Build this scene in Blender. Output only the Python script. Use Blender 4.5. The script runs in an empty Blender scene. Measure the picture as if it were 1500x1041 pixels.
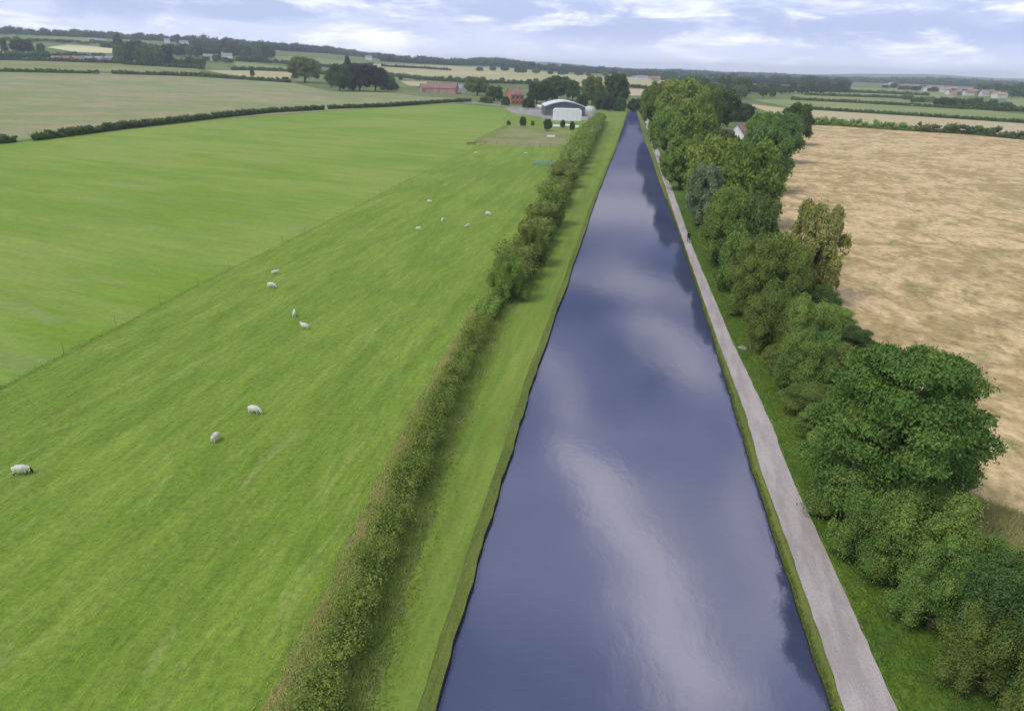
import bpy, bmesh, math, random
import numpy as np
from mathutils import Vector, Matrix

R = math.radians
sc = bpy.context.scene
COL = sc.collection

# ---------------------------------------------------------------- camera
FPX = 1071.0
CAM = Vector((0, 0, 24.0))
PITCH = R(21.5)
ROLL = R(1.5)
F = Vector((0, math.cos(PITCH), -math.sin(PITCH)))
U0 = Vector((0, math.sin(PITCH), math.cos(PITCH)))
R0 = Vector((1, 0, 0))
CR = R0 * math.cos(ROLL) + U0 * math.sin(ROLL)
CU = U0 * math.cos(ROLL) - R0 * math.sin(ROLL)
cd = bpy.data.cameras.new('camera')
cam = bpy.data.objects.new('camera', cd)
COL.objects.link(cam)
cd.sensor_fit = 'HORIZONTAL'
cd.sensor_width = 36
cd.lens = 36 * FPX / 1500.0
cd.clip_start = 0.1
cd.clip_end = 40000
M = Matrix((CR, CU, -F)).transposed().to_4x4()
M.translation = CAM
cam.matrix_world = M
sc.camera = cam

# ---------------------------------------------------------------- exposure
sc.view_settings.view_transform = 'Standard'
sc.view_settings.look = 'None'
sc.view_settings.gamma = 1
sc.view_settings.exposure = 0.4

# ---------------------------------------------------------------- sun and sky
SUN_EL, SUN_AZ = 54.0, -122.0            # azimuth from +Y, negative is to the left
sd = bpy.data.lights.new('sun', 'SUN')
sd.energy = 1.5
sd.angle = R(18)
sd.color = (1.0, 0.95, 0.87)
sun = bpy.data.objects.new('sun', sd)
COL.objects.link(sun)
sdir = Vector((math.sin(R(SUN_AZ)) * math.cos(R(SUN_EL)), math.cos(R(SUN_AZ)) * math.cos(R(SUN_EL)), math.sin(R(SUN_EL))))
sun.rotation_euler = sdir.to_track_quat('Z', 'Y').to_euler()
sun.location = (-50, 30, 120)


def ray(px, py):
    return (F + CR * ((px - 750) / FPX) + CU * (-(py - 520.5) / FPX)).normalized()


class NT:
    """small helper to wire shader nodes"""
    def __init__(self, tree):
        self.t = tree
        self.n = tree.nodes
        self.l = tree.links
        self.n.clear()

    def put(self, kind, **kw):
        nd = self.n.new(kind)
        for k, v in kw.items():
            if k.startswith('_'):
                setattr(nd, k[1:], v)
        for k, v in kw.items():
            if k.startswith('_'):
                continue
            key = int(k[1:]) if (k[0] == 'i' and k[1:].isdigit()) else k.replace('__', ' ')
            if isinstance(v, bpy.types.NodeSocket):
                self.l.new(v, nd.inputs[key])
            else:
                nd.inputs[key].default_value = v
        return nd

    def math(self, op, a, b=0.0, c=None, clamp=False):
        nd = self.put('ShaderNodeMath', _operation=op, _use_clamp=clamp, i0=a, i1=b)
        if c is not None:
            nd.inputs[2].default_value = c
        return nd.outputs[0]

    def noise(self, vec, scale, detail=4, rough=0.55, dist=0.0):
        return self.put('ShaderNodeTexNoise', Vector=vec, Scale=scale, Detail=detail, Roughness=rough, Distortion=dist).outputs[0]

    def ramp(self, val, lo, hi, a=0.0, b=1.0, smooth=True):
        return self.put('ShaderNodeMapRange', _interpolation_type='SMOOTHSTEP' if smooth else 'LINEAR',
                        i0=val, i1=lo, i2=hi, i3=a, i4=b).outputs[0]

    def mix(self, fac, a, b, mode='MIX'):
        nd = self.n.new('ShaderNodeMix')
        nd.data_type = 'RGBA'
        nd.blend_type = mode
        for idx, v in ((0, fac), (6, a), (7, b)):
            if isinstance(v, bpy.types.NodeSocket):
                self.l.new(v, nd.inputs[idx])
            elif idx == 0:
                nd.inputs[0].default_value = v
            else:
                nd.inputs[idx].default_value = (*v, 1) if len(v) == 3 else v
        return nd.outputs[2]


world = bpy.data.worlds.new('World')
sc.world = world
world.use_nodes = True
w = NT(world.node_tree)
SKY_STRENGTH = 0.10
sky = w.put('ShaderNodeTexSky', _sky_type='NISHITA', _sun_disc=False, _sun_elevation=R(SUN_EL),
            _sun_rotation=R(SUN_AZ), _air_density=1.0, _dust_density=1.5, _ozone_density=1.5)
tc = w.put('ShaderNodeTexCoord').outputs['Generated']
sep = w.put('ShaderNodeSeparateXYZ', Vector=tc)
zz = w.math('ADD', w.math('MAXIMUM', sep.outputs[2], 0.0), 0.06)
plane = w.put('ShaderNodeCombineXYZ', X=w.math('DIVIDE', sep.outputs[0], zz), Y=w.math('DIVIDE', sep.outputs[1], zz), Z=0.0).outputs[0]


def cloud_coord(px, py):
    d = ray(px, py)
    z = abs(d.z) + 0.06
    return d.x / z, d.y / z


mp = w.put('ShaderNodeMapping', Vector=plane, Scale=(1.0, 0.85, 1.0), Location=(3.1, 1.7, 0.0)).outputs[0]
n_big = w.noise(mp, 0.55, 6, 0.56, 0.3)
n_mid = w.noise(mp, 1.35, 6, 0.6, 0.5)
lowc = w.put('ShaderNodeMapping', Vector=tc, Scale=(2.6, 2.6, 13.0), Location=(0.9, 0.4, 0.1)).outputs[0]
n_low = w.noise(lowc, 1.3, 7, 0.62, 0.6)
n_puff = w.noise(lowc, 2.9, 6, 0.6, 0.4)
# grey lilac cloud sheet over blue, with brighter cloud tops
cover = w.ramp(n_big, 0.42, 0.58)
low = w.ramp(sep.outputs[2], 0.20, 0.11)              # the low band of sky by the horizon is wholly veiled
cover2 = w.math('MAXIMUM', w.math('MULTIPLY', cover, 0.85), w.math('MULTIPLY', low, 0.86))
white = w.math('ADD', w.math('MULTIPLY', w.ramp(n_mid, 0.47, 0.64), w.math('SUBTRACT', 1.0, low)), w.math('MULTIPLY', w.math('MULTIPLY', w.ramp(n_puff, 0.48, 0.70), 0.9), low))
base = w.mix(cover2, sky.outputs[0], (6.3, 6.9, 9.2))
base = w.mix(w.math('MULTIPLY', w.ramp(n_low, 0.42, 0.58), low), base, (4.2, 4.9, 7.2))
base = w.mix(w.ramp(sep.outputs[2], 0.05, 0.0), base, (7.6, 8.1, 9.8))
col = w.mix(w.math('MULTIPLY', white, 0.75), base, (11.2, 11.3, 12.0))


def streak(px0, py0, px1, py1, wd, amp, col):
    """a bright streak added to the unseen sky for the water to mirror, between two cloud layer points"""
    a = Vector(cloud_coord(px0, py0))
    b = Vector(cloud_coord(px1, py1))
    dr = (b - a)
    L = dr.length
    dr.normalize()
    wob = w.put('ShaderNodeVectorMath', _operation='SCALE', i0=w.put('ShaderNodeVectorMath', _operation='SUBTRACT',
                i0=w.put('ShaderNodeTexNoise', Vector=plane, Scale=1.6, Detail=4.0).outputs['Color'], i1=(0.5, 0.5, 0.5)).outputs[0], Scale=0.45).outputs[0]
    p = w.put('ShaderNodeVectorMath', _operation='ADD', i0=plane, i1=wob).outputs[0]
    rel = w.put('ShaderNodeVectorMath', _operation='SUBTRACT', i0=p, i1=(a.x, a.y, 0)).outputs[0]
    u = w.put('ShaderNodeVectorMath', _operation='DOT_PRODUCT', i0=rel, i1=(dr.x, dr.y, 0)).outputs['Value']
    v = w.put('ShaderNodeVectorMath', _operation='DOT_PRODUCT', i0=rel, i1=(-dr.y, dr.x, 0)).outputs['Value']
    f1 = w.ramp(w.math('ABSOLUTE', v), wd, 0.0)
    f2 = w.ramp(w.math('ABSOLUTE', w.math('SUBTRACT', u, L / 2)), L * 0.75, L * 0.35)
    f = w.math('MULTIPLY', w.math('MULTIPLY', f1, f2), amp)
    return w.mix(f, col, (19, 18.3, 18.0))


col = streak(840, 650, 1040, 1060, 0.11, 0.8, col)  # streaks added above the view, placed by where the canal should reflect them
col = streak(820, 300, 1010, 310, 0.7, 0.9, col)
col = streak(930, 470, 1040, 560, 0.20, 0.6, col)
col = streak(890, 262, 960, 258, 0.30, 0.8, col)
col = streak(790, 520, 880, 620, 0.09, 0.35, col)
col = streak(880, 400, 960, 420, 0.16, 0.4, col)
col = streak(1080, 700, 1130, 900, 0.08, 0.25, col)
bg = w.put('ShaderNodeBackground', Color=col, Strength=SKY_STRENGTH)
w.put('ShaderNodeOutputWorld', Surface=bg.outputs[0])


# ---------------------------------------------------------------- terrain
def smooth(a, b, x):
    t = min(1.0, max(0.0, (x - a) / (b - a)))
    return t * t * (3 - 2 * t)


TT = [-3.0, -0.75, -0.62, -0.45, -0.34, -0.25, -0.16, -0.08, 0.0, 0.05, 0.12, 0.25, 0.4, 3.0]
TH = [66, 68, 70, 68, 62, 50, 35, 28, 29, 21, 13, 8, 4, 2]


def terrain(x, y):
    d = math.hypot(x, y)
    if d < 450 or y <= 10:
        return 0.0
    t = x / y
    h = float(np.interp(t, TT, TH))
    r = smooth(450, 2500, d)
    z = h * r
    z += 2.2 * smooth(600, 1200, d) * (math.sin(x / 143 + 0.7) * math.sin(y / 171 + 1.1))
    az = math.atan2(x, y)
    ridge = 38 + 9 * math.sin(az * 14 + 1) + 6 * math.sin(az * 31) + 3 * math.sin(az * 67)
    if d > 4000:
        z = z + (max(z, ridge) - z) * smooth(4500, 7500, d)
    return z


def hit(px, py):
    d = ray(px, py)
    if d.z < -1e-4:
        t = -CAM.z / d.z
        p = CAM + d * t
        if math.hypot(p.x, p.y) < 450:
            return Vector((p.x, p.y, 0))
    t = 400.0
    best = None
    while t < 9000:
        p = CAM + d * t
        g = terrain(p.x, p.y)
        if p.z < g:
            lo, hi = t - 12 - t * 0.01, t
            for _ in range(14):
                m = (lo + hi) / 2
                q = CAM + d * m
                if q.z < terrain(q.x, q.y):
                    hi = m
                else:
                    lo = m
            q = CAM + d * hi
            return Vector((q.x, q.y, terrain(q.x, q.y)))
        e = (p.z - g) / t
        if best is None or e < best[0]:
            best = (e, p.x, p.y)
        t += 12 + t * 0.01
    return Vector((best[1], best[2], terrain(best[1], best[2])))


def proj(p):
    v = Vector(p) - CAM
    z = v.dot(F)
    return 750 + FPX * v.dot(CR) / z, 520.5 - FPX * v.dot(CU) / z


def mpp(p):
    """metres per photo pixel at a point"""
    return (Vector(p) - CAM).dot(F) / FPX


# ---------------------------------------------------------------- object helpers
def tag(o, label=None, cat=None, group=None, kind=None):
    if label: o['label'] = label
    if cat: o['category'] = cat
    if group: o['group'] = group
    if kind: o['kind'] = kind
    return o


def link(name, me, mat=None, parent=None):
    o = bpy.data.objects.new(name, me)
    COL.objects.link(o)
    if mat is not None:
        me.materials.append(mat)
    if parent is not None:
        o.parent = parent
    return o


def empty(name, loc, rz=0.0, scale=(1, 1, 1)):
    o = bpy.data.objects.new(name, None)
    o.empty_display_size = 0.5
    COL.objects.link(o)
    o.location = loc
    o.rotation_euler = (0, 0, rz)
    o.scale = scale
    return o


def mesh_of(verts, faces, name='mesh', shade=False):
    me = bpy.data.meshes.new(name)
    me.from_pydata([tuple(v) for v in verts], [], faces)
    me.update()
    if shade:
        me.shade_smooth()
    return me


class MB:
    def __init__(self):
        self.v, self.f = [], []

    def add(self, vs, fs):
        o = len(self.v)
        self.v += [tuple(v) for v in vs]
        self.f += [tuple(i + o for i in f) for f in fs]

    def box(self, x0, x1, y0, y1, z0, z1):
        self.add([(x0, y0, z0), (x1, y0, z0), (x1, y1, z0), (x0, y1, z0), (x0, y0, z1), (x1, y0, z1), (x1, y1, z1), (x0, y1, z1)],
                 [(0, 3, 2, 1), (4, 5, 6, 7), (0, 1, 5, 4), (1, 2, 6, 5), (2, 3, 7, 6), (3, 0, 4, 7)])

    def tube(self, pts, rad, n=7):
        pts = [Vector(p) for p in pts]
        o = len(self.v)
        for i, p in enumerate(pts):
            a = pts[max(0, i - 1)]
            b = pts[min(len(pts) - 1, i + 1)]
            d = (b - a).normalized()
            s = d.cross(Vector((0.13, 0.97, 0.21)))
            if s.length < 1e-3: s = d.cross(Vector((1, 0, 0)))
            s.normalize()
            t = d.cross(s)
            for k in range(n):
                an = 2 * math.pi * k / n
                self.v.append(tuple(p + (s * math.cos(an) + t * math.sin(an)) * rad[i]))
        for i in range(len(pts) - 1):
            for k in range(n):
                k2 = (k + 1) % n
                self.f.append((o + i * n + k, o + i * n + k2, o + (i + 1) * n + k2, o + (i + 1) * n + k))
        self.f.append(tuple(o + k for k in range(n))[::-1])
        self.f.append(tuple(o + (len(pts) - 1) * n + k for k in range(n)))

    def mesh(self, name='mesh', shade=False):
        return mesh_of(self.v, self.f, name, shade)

    def build(self, name, mat, parent=None, shade=False):
        return link(name, self.mesh(name, shade), mat, parent)


# ---------------------------------------------------------------- materials
def surf_mat(name, c, rough=0.8, var=0.12, scale=1.5, spec=0.3):
    m = bpy.data.materials.new(name)
    m.use_nodes = True
    t = NT(m.node_tree)
    co = t.put('ShaderNodeTexCoord').outputs['Object']
    n = t.noise(co, scale, 5, 0.6)
    c = t.mix(t.ramp(n, 0.3, 0.7), tuple(v * (1 - var) for v in c), tuple(min(1, v * (1 + var)) for v in c))
    b = t.put('ShaderNodeBsdfPrincipled', Base__Color=c, Roughness=rough, Specular__IOR__Level=spec)
    t.put('ShaderNodeOutputMaterial', Surface=b.outputs[0])
    return m


def field_mat(name, a, b, c=None, ang=0.0, stretch=4.0, big=0.03, mid=0.25, fine=2.2, patch=0.5, lo=0.40, hi=0.60, bump=0.5, fineamp=0.3, lines=0.0, bend=0.4):
    """grass or crop: colours a and b in uneven patches, drawn out along direction ang, colour c in scattered spots"""
    m = bpy.data.materials.new(name)
    m.use_nodes = True
    t = NT(m.node_tree)
    co = t.put('ShaderNodeTexCoord').outputs['Object']
    st = t.put('ShaderNodeMapping', _vector_type='TEXTURE', Vector=co, Rotation=(0, 0, ang), Scale=(1.0, stretch, 1.0)).outputs[0]
    n1 = t.noise(co, big, 4, 0.55, bend)
    n2 = t.noise(st, mid, 6, 0.62, bend)
    n3 = t.noise(co, fine, 5, 0.7)
    n4 = t.noise(st, mid * 5, 4, 0.65)
    v = t.math('ADD', t.math('MULTIPLY', n1, patch), t.math('MULTIPLY', n2, 1 - patch))
    k = t.ramp(v, lo, hi)
    col = t.mix(k, a, b)
    if c is not None:
        n5 = t.noise(st, mid * 1.7, 5, 0.7, 0.8)
        col = t.mix(t.math('MULTIPLY', t.ramp(n5, 0.54, 0.70), 0.8), col, c)
    if lines:
        lv = t.noise(t.put('ShaderNodeMapping', _vector_type='TEXTURE', Vector=co, Rotation=(0, 0, ang), Scale=(1.0, 60.0, 1.0)).outputs[0], 0.7, 2, 0.5)
        col = t.mix(t.math('MULTIPLY', t.ramp(lv, 0.40, 0.62), lines), col, tuple(x * 0.72 for x in a))
    g = t.math('ADD', t.math('MULTIPLY', t.math('SUBTRACT', n3, 0.5), fineamp * 2.2), t.math('MULTIPLY', t.math('SUBTRACT', n4, 0.5), fineamp * 1.5))
    g = t.math('ADD', g, 1.0)
    col = t.mix(1.0, col, t.put('ShaderNodeCombineXYZ', X=g, Y=g, Z=g).outputs[0], 'MULTIPLY')
    bp = t.put('ShaderNodeBump', Strength=bump, Distance=0.25, Height=t.math('ADD', n3, n4))
    bs = t.put('ShaderNodeBsdfPrincipled', Base__Color=col, Roughness=0.95, Specular__IOR__Level=0.15, Normal=bp.outputs[0])
    t.put('ShaderNodeOutputMaterial', Surface=bs.outputs[0])
    return m


def leaf_mat(name, a, b, c=None, trans=0.22, nscale=0.35):
    m = bpy.data.materials.new(name)
    m.use_nodes = True
    t = NT(m.node_tree)
    geo = t.put('ShaderNodeNewGeometry')
    rnd = geo.outputs['Random Per Island']
    pos = geo.outputs['Position']
    n = t.noise(pos, nscale, 4, 0.6)
    k = t.math('ADD', t.math('MULTIPLY', t.ramp(n, 0.35, 0.65), 0.6), t.math('MULTIPLY', rnd, 0.4))
    col = t.mix(k, a, b)
    if c is not None:
        n2 = t.noise(pos, nscale * 2.3, 3, 0.6)
        col = t.mix(t.math('MULTIPLY', t.ramp(n2, 0.56, 0.68), 0.7), col, c)
    oi = t.put('ShaderNodeObjectInfo').outputs['Random']
    hs = t.put('ShaderNodeHueSaturation', Hue=t.math('ADD', t.math('MULTIPLY', oi, 0.03), 0.485), Value=t.math('ADD', t.math('MULTIPLY', oi, 0.35), 0.82), Color=col)
    d = t.put('ShaderNodeBsdfPrincipled', Base__Color=hs.outputs[0], Roughness=0.75, Specular__IOR__Level=0.2)
    tr = t.put('ShaderNodeBsdfTranslucent', Color=hs.outputs[0])
    mx = t.put('ShaderNodeMixShader', i0=trans, i1=d.outputs[0], i2=tr.outputs[0])
    t.put('ShaderNodeOutputMaterial', Surface=mx.outputs[0])
    return m


ANG = R(-9.6)   # direction of the canal, clockwise from +Y

G_PASTURE = field_mat('pasture_grass', (0.152, 0.243, 0.028), (0.212, 0.296, 0.044), (0.25, 0.31, 0.075), ANG, 6, 0.03, 0.42, 2.6, 0.35, bump=0.6, fineamp=0.55, lines=0.24)
G_BRIGHT = field_mat('meadow_grass', (0.168, 0.272, 0.028), (0.240, 0.310, 0.062), (0.22, 0.28, 0.09), R(65), 5, 0.012, 0.12, 1.2, 0.5, bump=0.5, fineamp=0.28, lines=0.12)
G_VERGE = field_mat('verge_grass', (0.150, 0.225, 0.034), (0.205, 0.275, 0.045), (0.135, 0.235, 0.034), ANG, 9, 0.05, 0.5, 3.0, 0.4, bump=0.4, fineamp=0.3, lines=0.25)
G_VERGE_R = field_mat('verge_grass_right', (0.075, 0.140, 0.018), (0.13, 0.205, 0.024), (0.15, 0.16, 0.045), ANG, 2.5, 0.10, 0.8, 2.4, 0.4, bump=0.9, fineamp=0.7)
G_ROUGH = field_mat('rough_grass', (0.15, 0.21, 0.045), (0.23, 0.26, 0.085), (0.28, 0.25, 0.11), ANG, 3, 0.1, 0.7, 3.0, 0.3, bump=1.0, fineamp=0.5)
G_BASE = field_mat('country_grass', (0.10, 0.15, 0.035), (0.17, 0.21, 0.065), (0.22, 0.22, 0.11), R(60), 3, 0.006, 0.05, 0.6, 0.5)
G_BANK = field_mat('bank_grass', (0.115, 0.15, 0.030), (0.155, 0.19, 0.040), (0.14, 0.14, 0.05), ANG, 8, 0.1, 1.0, 4.0, 0.3, fineamp=0.3)
G_HAY = field_mat('hay_stubble', (0.22, 0.26, 0.10), (0.32, 0.285, 0.155), (0.18, 0.24, 0.08), R(75), 2.5, 0.012, 0.05, 0.7, 0.45, 0.42, 0.58, fineamp=0.4, bump=0.4)
G_HAY2 = field_mat('hay_green', (0.20, 0.23, 0.075), (0.27, 0.27, 0.11), (0.17, 0.20, 0.06), R(75), 5, 0.010, 0.055, 0.7, 0.45, fineamp=0.25)
G_WHEAT = field_mat('ripe_wheat', (0.62, 0.46, 0.25), (0.385, 0.285, 0.130), (0.23, 0.24, 0.075), R(-14), 1.8, 0.030, 0.14, 1.1, 0.40, 0.43, 0.57, bump=1.0, fineamp=0.7, bend=2.0)
G_GOLD = field_mat('gold_crop', (0.45, 0.40, 0.20), (0.36, 0.34, 0.155), (0.30, 0.31, 0.13), R(80), 5, 0.006, 0.03, 0.3, 0.5)
G_CREAM = field_mat('cream_crop', (0.62, 0.58, 0.33), (0.52, 0.50, 0.27), None, R(80), 5, 0.006, 0.03, 0.3, 0.5)
G_PINK = field_mat('pale_stubble', (0.50, 0.39, 0.25), (0.43, 0.38, 0.20), (0.34, 0.33, 0.16), R(80), 5, 0.01, 0.05, 0.5, 0.5)
G_FARG = field_mat('far_green_field', (0.19, 0.24, 0.075), (0.26, 0.28, 0.11), (0.15, 0.20, 0.06), R(80), 6, 0.01, 0.05, 0.5, 0.5)

L_MID = leaf_mat('leaf_mid_green', (0.113, 0.187, 0.036), (0.243, 0.319, 0.062))
L_BRIGHT = leaf_mat('leaf_bright_green', (0.146, 0.224, 0.036), (0.323, 0.387, 0.079))
L_DARK = leaf_mat('leaf_dark_green', (0.055, 0.103, 0.029), (0.117, 0.173, 0.044))
L_BLUE = leaf_mat('leaf_blue_green', (0.084, 0.157, 0.043), (0.175, 0.246, 0.067))
L_PALE = leaf_mat('leaf_pale_green', (0.264, 0.310, 0.077), (0.432, 0.448, 0.143), (0.38, 0.42, 0.15))
L_GREY = leaf_mat('leaf_grey_green', (0.162, 0.247, 0.091), (0.297, 0.377, 0.195))
L_BIG = leaf_mat('leaf_big_tree', (0.069, 0.165, 0.029), (0.173, 0.284, 0.056), (0.18, 0.22, 0.055))
L_SCRUB = leaf_mat('leaf_scrub', (0.096, 0.165, 0.031), (0.218, 0.297, 0.062), (0.23, 0.26, 0.08), nscale=0.5)
L_HEDGE = leaf_mat('leaf_hedge', (0.121, 0.205, 0.033), (0.270, 0.367, 0.066), (0.32, 0.3, 0.1), nscale=0.7)
L_OLIVE = leaf_mat('leaf_olive', (0.138, 0.207, 0.040), (0.259, 0.330, 0.072), (0.2, 0.19, 0.05), nscale=0.25)
L_PURP = leaf_mat('leaf_dark_brown', (0.045, 0.048, 0.030), (0.085, 0.085, 0.050))
L_FAR = leaf_mat('leaf_far', (0.055, 0.105, 0.038), (0.11, 0.17, 0.06), nscale=0.02)
BARK = surf_mat('bark', (0.11, 0.085, 0.06), 0.9, 0.35, 6)

# ---------------------------------------------------------------- canal outline from the photo, in metres
PL = [(638, 1041), (740, 697), (786, 547), (817, 459), (856, 345), (870, 302), (883, 267), (901, 223), (914, 183), (920, 163)]
PR = [(1216, 1041), (1154, 853), (1098, 680), (1059, 547), (1024, 436), (995, 346), (981, 307), (966, 269), (954, 231), (943, 204), (937, 179), (931.5, 163)]
QL = [(1238, 1041), (1168, 836), (1112, 680), (1093, 609), (1047, 486), (1004, 363), (977, 281), (954, 211), (946, 184), (944, 172)]
QR = [(1315, 1041), (1223, 836), (1151, 680), (1132, 625), (1070, 494), (1014.5, 363), (986, 281), (962, 213), (951, 184), (949, 172)]
WZ = -0.42


def curve(pts, z=0.0):
    P = [CAM + ray(*p) * ((z - CAM.z) / ray(*p).z) for p in pts]
    ys = [p.y for p in P]
    xs = [p.x for p in P]
    s0 = (xs[1] - xs[0]) / (ys[1] - ys[0])
    return np.array([-80.0] + ys), np.array([xs[0] + s0 * (-80 - ys[0])] + xs)


cl, cr = curve(PL, WZ), curve(PR, WZ)
ql, qr = curve(QL), curve(QR)
YEND = min(cl[0][-1], cr[0][-1])


def ev(c, y):
    return float(np.interp(y, c[0], c[1]))


def XL(y): return ev(cl, y) + 0.05 * math.sin(y * 0.9) + 0.04 * math.sin(y * 2.3 + 1) + 0.03 * math.sin(y * .31)
def XR(y): return ev(cr, y) + 0.03 * math.sin(y * 0.8 + 2) + 0.03 * math.sin(y * 1.9)


rows = [-60, -45, -30, -15] + list(np.arange(0, 60, 1.0)) + list(np.arange(60, 200, 5.0)) + list(np.arange(200, YEND - 1, 15.0)) + [YEND - 1.0, YEND, YEND + 3]
y = YEND + 15
while y < 2600:
    rows.append(y)
    y += 30
while y < 8300:
    rows.append(y)
    y *= 1.045
steps = [0.9, 2, 5, 10, 20, 35, 60] + list(range(100, 2000, 45))
s = 2050
while s < 8300:
    steps.append(s)
    s *= 1.07


def canal_z(y, v):
    return v if y <= YEND else 0.0


LS, RS = 0.65, 0.38      # width of the sloping grass edge on either side
V, Fc = [], []
for y in rows:
    l, r = XL(y), XR(y)
    cols = [(l - LS - d, None) for d in reversed(steps)]
    cols += [(l - LS, 0.0), (l - 0.03, canal_z(y, -0.10)), (l, canal_z(y, -1.2)), (r, canal_z(y, -1.2)), (r + 0.03, canal_z(y, -0.30)), (r + RS, 0.0)]
    cols += [(r + RS + d, None) for d in steps]
    for x, z in cols:
        V.append((x, y, terrain(x, y) if z is None else z))
nc = len(cols)
for j in range(len(rows) - 1):
    for i in range(nc - 1):
        a = j * nc + i
        Fc.append((a, a + 1, a + nc + 1, a + nc))
gm = mesh_of(V, Fc, 'ground', True)
ground = link('ground', gm, G_BASE)
gm.materials.append(G_BANK)
EARTH = surf_mat('shaded_earth', (0.05, 0.045, 0.028), 0.9, 0.4, 3)  # very dark earth, the shade on the bank wall is put into its colour
gm.materials.append(EARTH)
ns = len(steps)
for k, p in enumerate(gm.polygons):
    i = k % (nc - 1)
    j = k // (nc - 1)
    if rows[j] < YEND:
        if i in (ns, ns + 4): p.material_index = 1
        if i in (ns + 1, ns + 2, ns + 3): p.material_index = 2
    p.use_smooth = not (ns - 1 <= i <= ns + 5)
tag(ground, kind='structure')

# water
wm = bpy.data.materials.new('canal_water')
wm.use_nodes = True
t = NT(wm.node_tree)
co = t.put('ShaderNodeTexCoord').outputs['Object']
mpw = t.put('ShaderNodeMapping', _vector_type='TEXTURE', Vector=co, Rotation=(0, 0, ANG), Scale=(1.0, 2.2, 1.0)).outputs[0]
wn = t.math('ADD', t.noise(mpw, 1.3, 3, 0.5), t.math('MULTIPLY', t.noise(mpw, 6.0, 3, 0.5), 0.12))
bp = t.put('ShaderNodeBump', Strength=0.025, Distance=0.25, Height=wn)
wc = t.mix(t.ramp(t.noise(mpw, 0.09, 3, 0.5), 0.35, 0.65), (0.045, 0.055, 0.115), (0.060, 0.068, 0.130))
df = t.put('ShaderNodeBsdfPrincipled', Base__Color=wc, Roughness=0.5, Specular__IOR__Level=0.0)
gl = t.put('ShaderNodeBsdfGlossy', Color=(0.9, 0.88, 0.93, 1), Roughness=0.07, Normal=bp.outputs[0])
mx = t.put('ShaderNodeMixShader', i0=0.15, i1=df.outputs[0], i2=gl.outputs[0])
t.put('ShaderNodeOutputMaterial', Surface=mx.outputs[0])
V, Fc = [], []
wr = [r_ for r_ in rows if r_ <= YEND]
for y in wr:
    V += [(XL(y) + 0.004, y, WZ), (XR(y) - 0.004, y, WZ)]
for j in range(len(wr) - 1):
    Fc.append((2 * j, 2 * j + 1, 2 * j + 3, 2 * j + 2))
tag(link('canal_water', mesh_of(V, Fc), wm), kind='structure')

# towpath
pm = bpy.data.materials.new('gravel')
pm.use_nodes = True
t = NT(pm.node_tree)
co = t.put('ShaderNodeTexCoord').outputs['Object']
mpp_ = t.put('ShaderNodeMapping', _vector_type='TEXTURE', Vector=co, Rotation=(0, 0, ANG), Scale=(1.0, 6.0, 1.0)).outputs[0]
c1 = t.mix(t.ramp(t.noise(mpp_, 1.4, 4, 0.6), 0.35, 0.65), (0.36, 0.315, 0.30), (0.46, 0.41, 0.39))
c1 = t.mix(t.math('MULTIPLY', t.ramp(t.noise(co, 14.0, 3, 0.7), 0.45, 0.7), 0.35), c1, (0.20, 0.17, 0.155))
bpn = t.put('ShaderNodeBump', Strength=0.5, Distance=0.03, Height=t.noise(co, 18.0, 3, 0.7))
bs = t.put('ShaderNodeBsdfPrincipled', Base__Color=c1, Roughness=0.95, Specular__IOR__Level=0.2, Normal=bpn.outputs[0])
t.put('ShaderNodeOutputMaterial', Surface=bs.outputs[0])


def strip(name, fa, fb, y0, y1, z, mat, step=1.0, jit=0.0, n=1, seed=1):
    rg = random.Random(seed)
    V, Fc = [], []
    y = y0
    k = 0
    while y < y1:
        a, b = fa(y) + rg.uniform(-jit, jit), fb(y) + rg.uniform(-jit, jit)
        V += [(a, y, z), (b, y, z)]
        if k: Fc.append((2 * k - 2, 2 * k - 1, 2 * k + 1, 2 * k))
        k += 1
        y += step * (1 + max(0, y) / 60)
    return tag(link(name, mesh_of(V, Fc), mat), kind='structure')


strip('towpath', lambda y: ev(ql, y), lambda y: ev(qr, y), -50, ql[0][-1] - 2, 0.03, pm, 0.5, 0.035)


# ---------------------------------------------------------------- fields
def field(name, pts, mat, off, world=False, cell=30.0):
    P = [Vector(p) for p in pts] if world else [hit(*p) for p in pts]
    bm = bmesh.new()
    vs = [bm.verts.new((p.x, p.y, 0)) for p in P]
    bm.faces.new(vs)
    far = max(math.hypot(p.x, p.y) for p in P)
    if far > 450:
        for ax in (0, 1):
            lo = min(p[ax] for p in P)
            hi = max(p[ax] for p in P)
            k = math.ceil(lo / cell)
            while k * cell < hi:
                co_ = Vector((0, 0, 0))
                co_[ax] = k * cell
                no = Vector((0, 0, 0))
                no[ax] = 1
                bmesh.ops.bisect_plane(bm, geom=bm.verts[:] + bm.edges[:] + bm.faces[:], plane_co=co_, plane_no=no)
                k += 1
        bmesh.ops.triangulate(bm, faces=bm.faces[:])
    for v in bm.verts:
        d = math.hypot(v.co.x, v.co.y)
        v.co.z = terrain(v.co.x, v.co.y) + off + (0.35 + off * 3) * smooth(450, 900, d)
    bm.normal_update()
    for f in bm.faces:
        if f.normal.z < 0: f.normal_flip()
    me = bpy.data.meshes.new(name)
    bm.to_mesh(me)
    bm.free()
    me.shade_smooth()
    return tag(link(name, me, mat), kind='structure')


def HX(y):
    """x of the hedge beside the canal, at distance y"""
    return ev(hedge_c, y)


hedge_c = curve([(466, 1041), (537, 860), (597, 715), (640, 610), (690, 510), (718, 455), (745, 425), (778, 372), (803, 318), (828, 266), (848, 228), (868, 196), (880, 178)])
HEND = hedge_c[0][-1]

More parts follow.
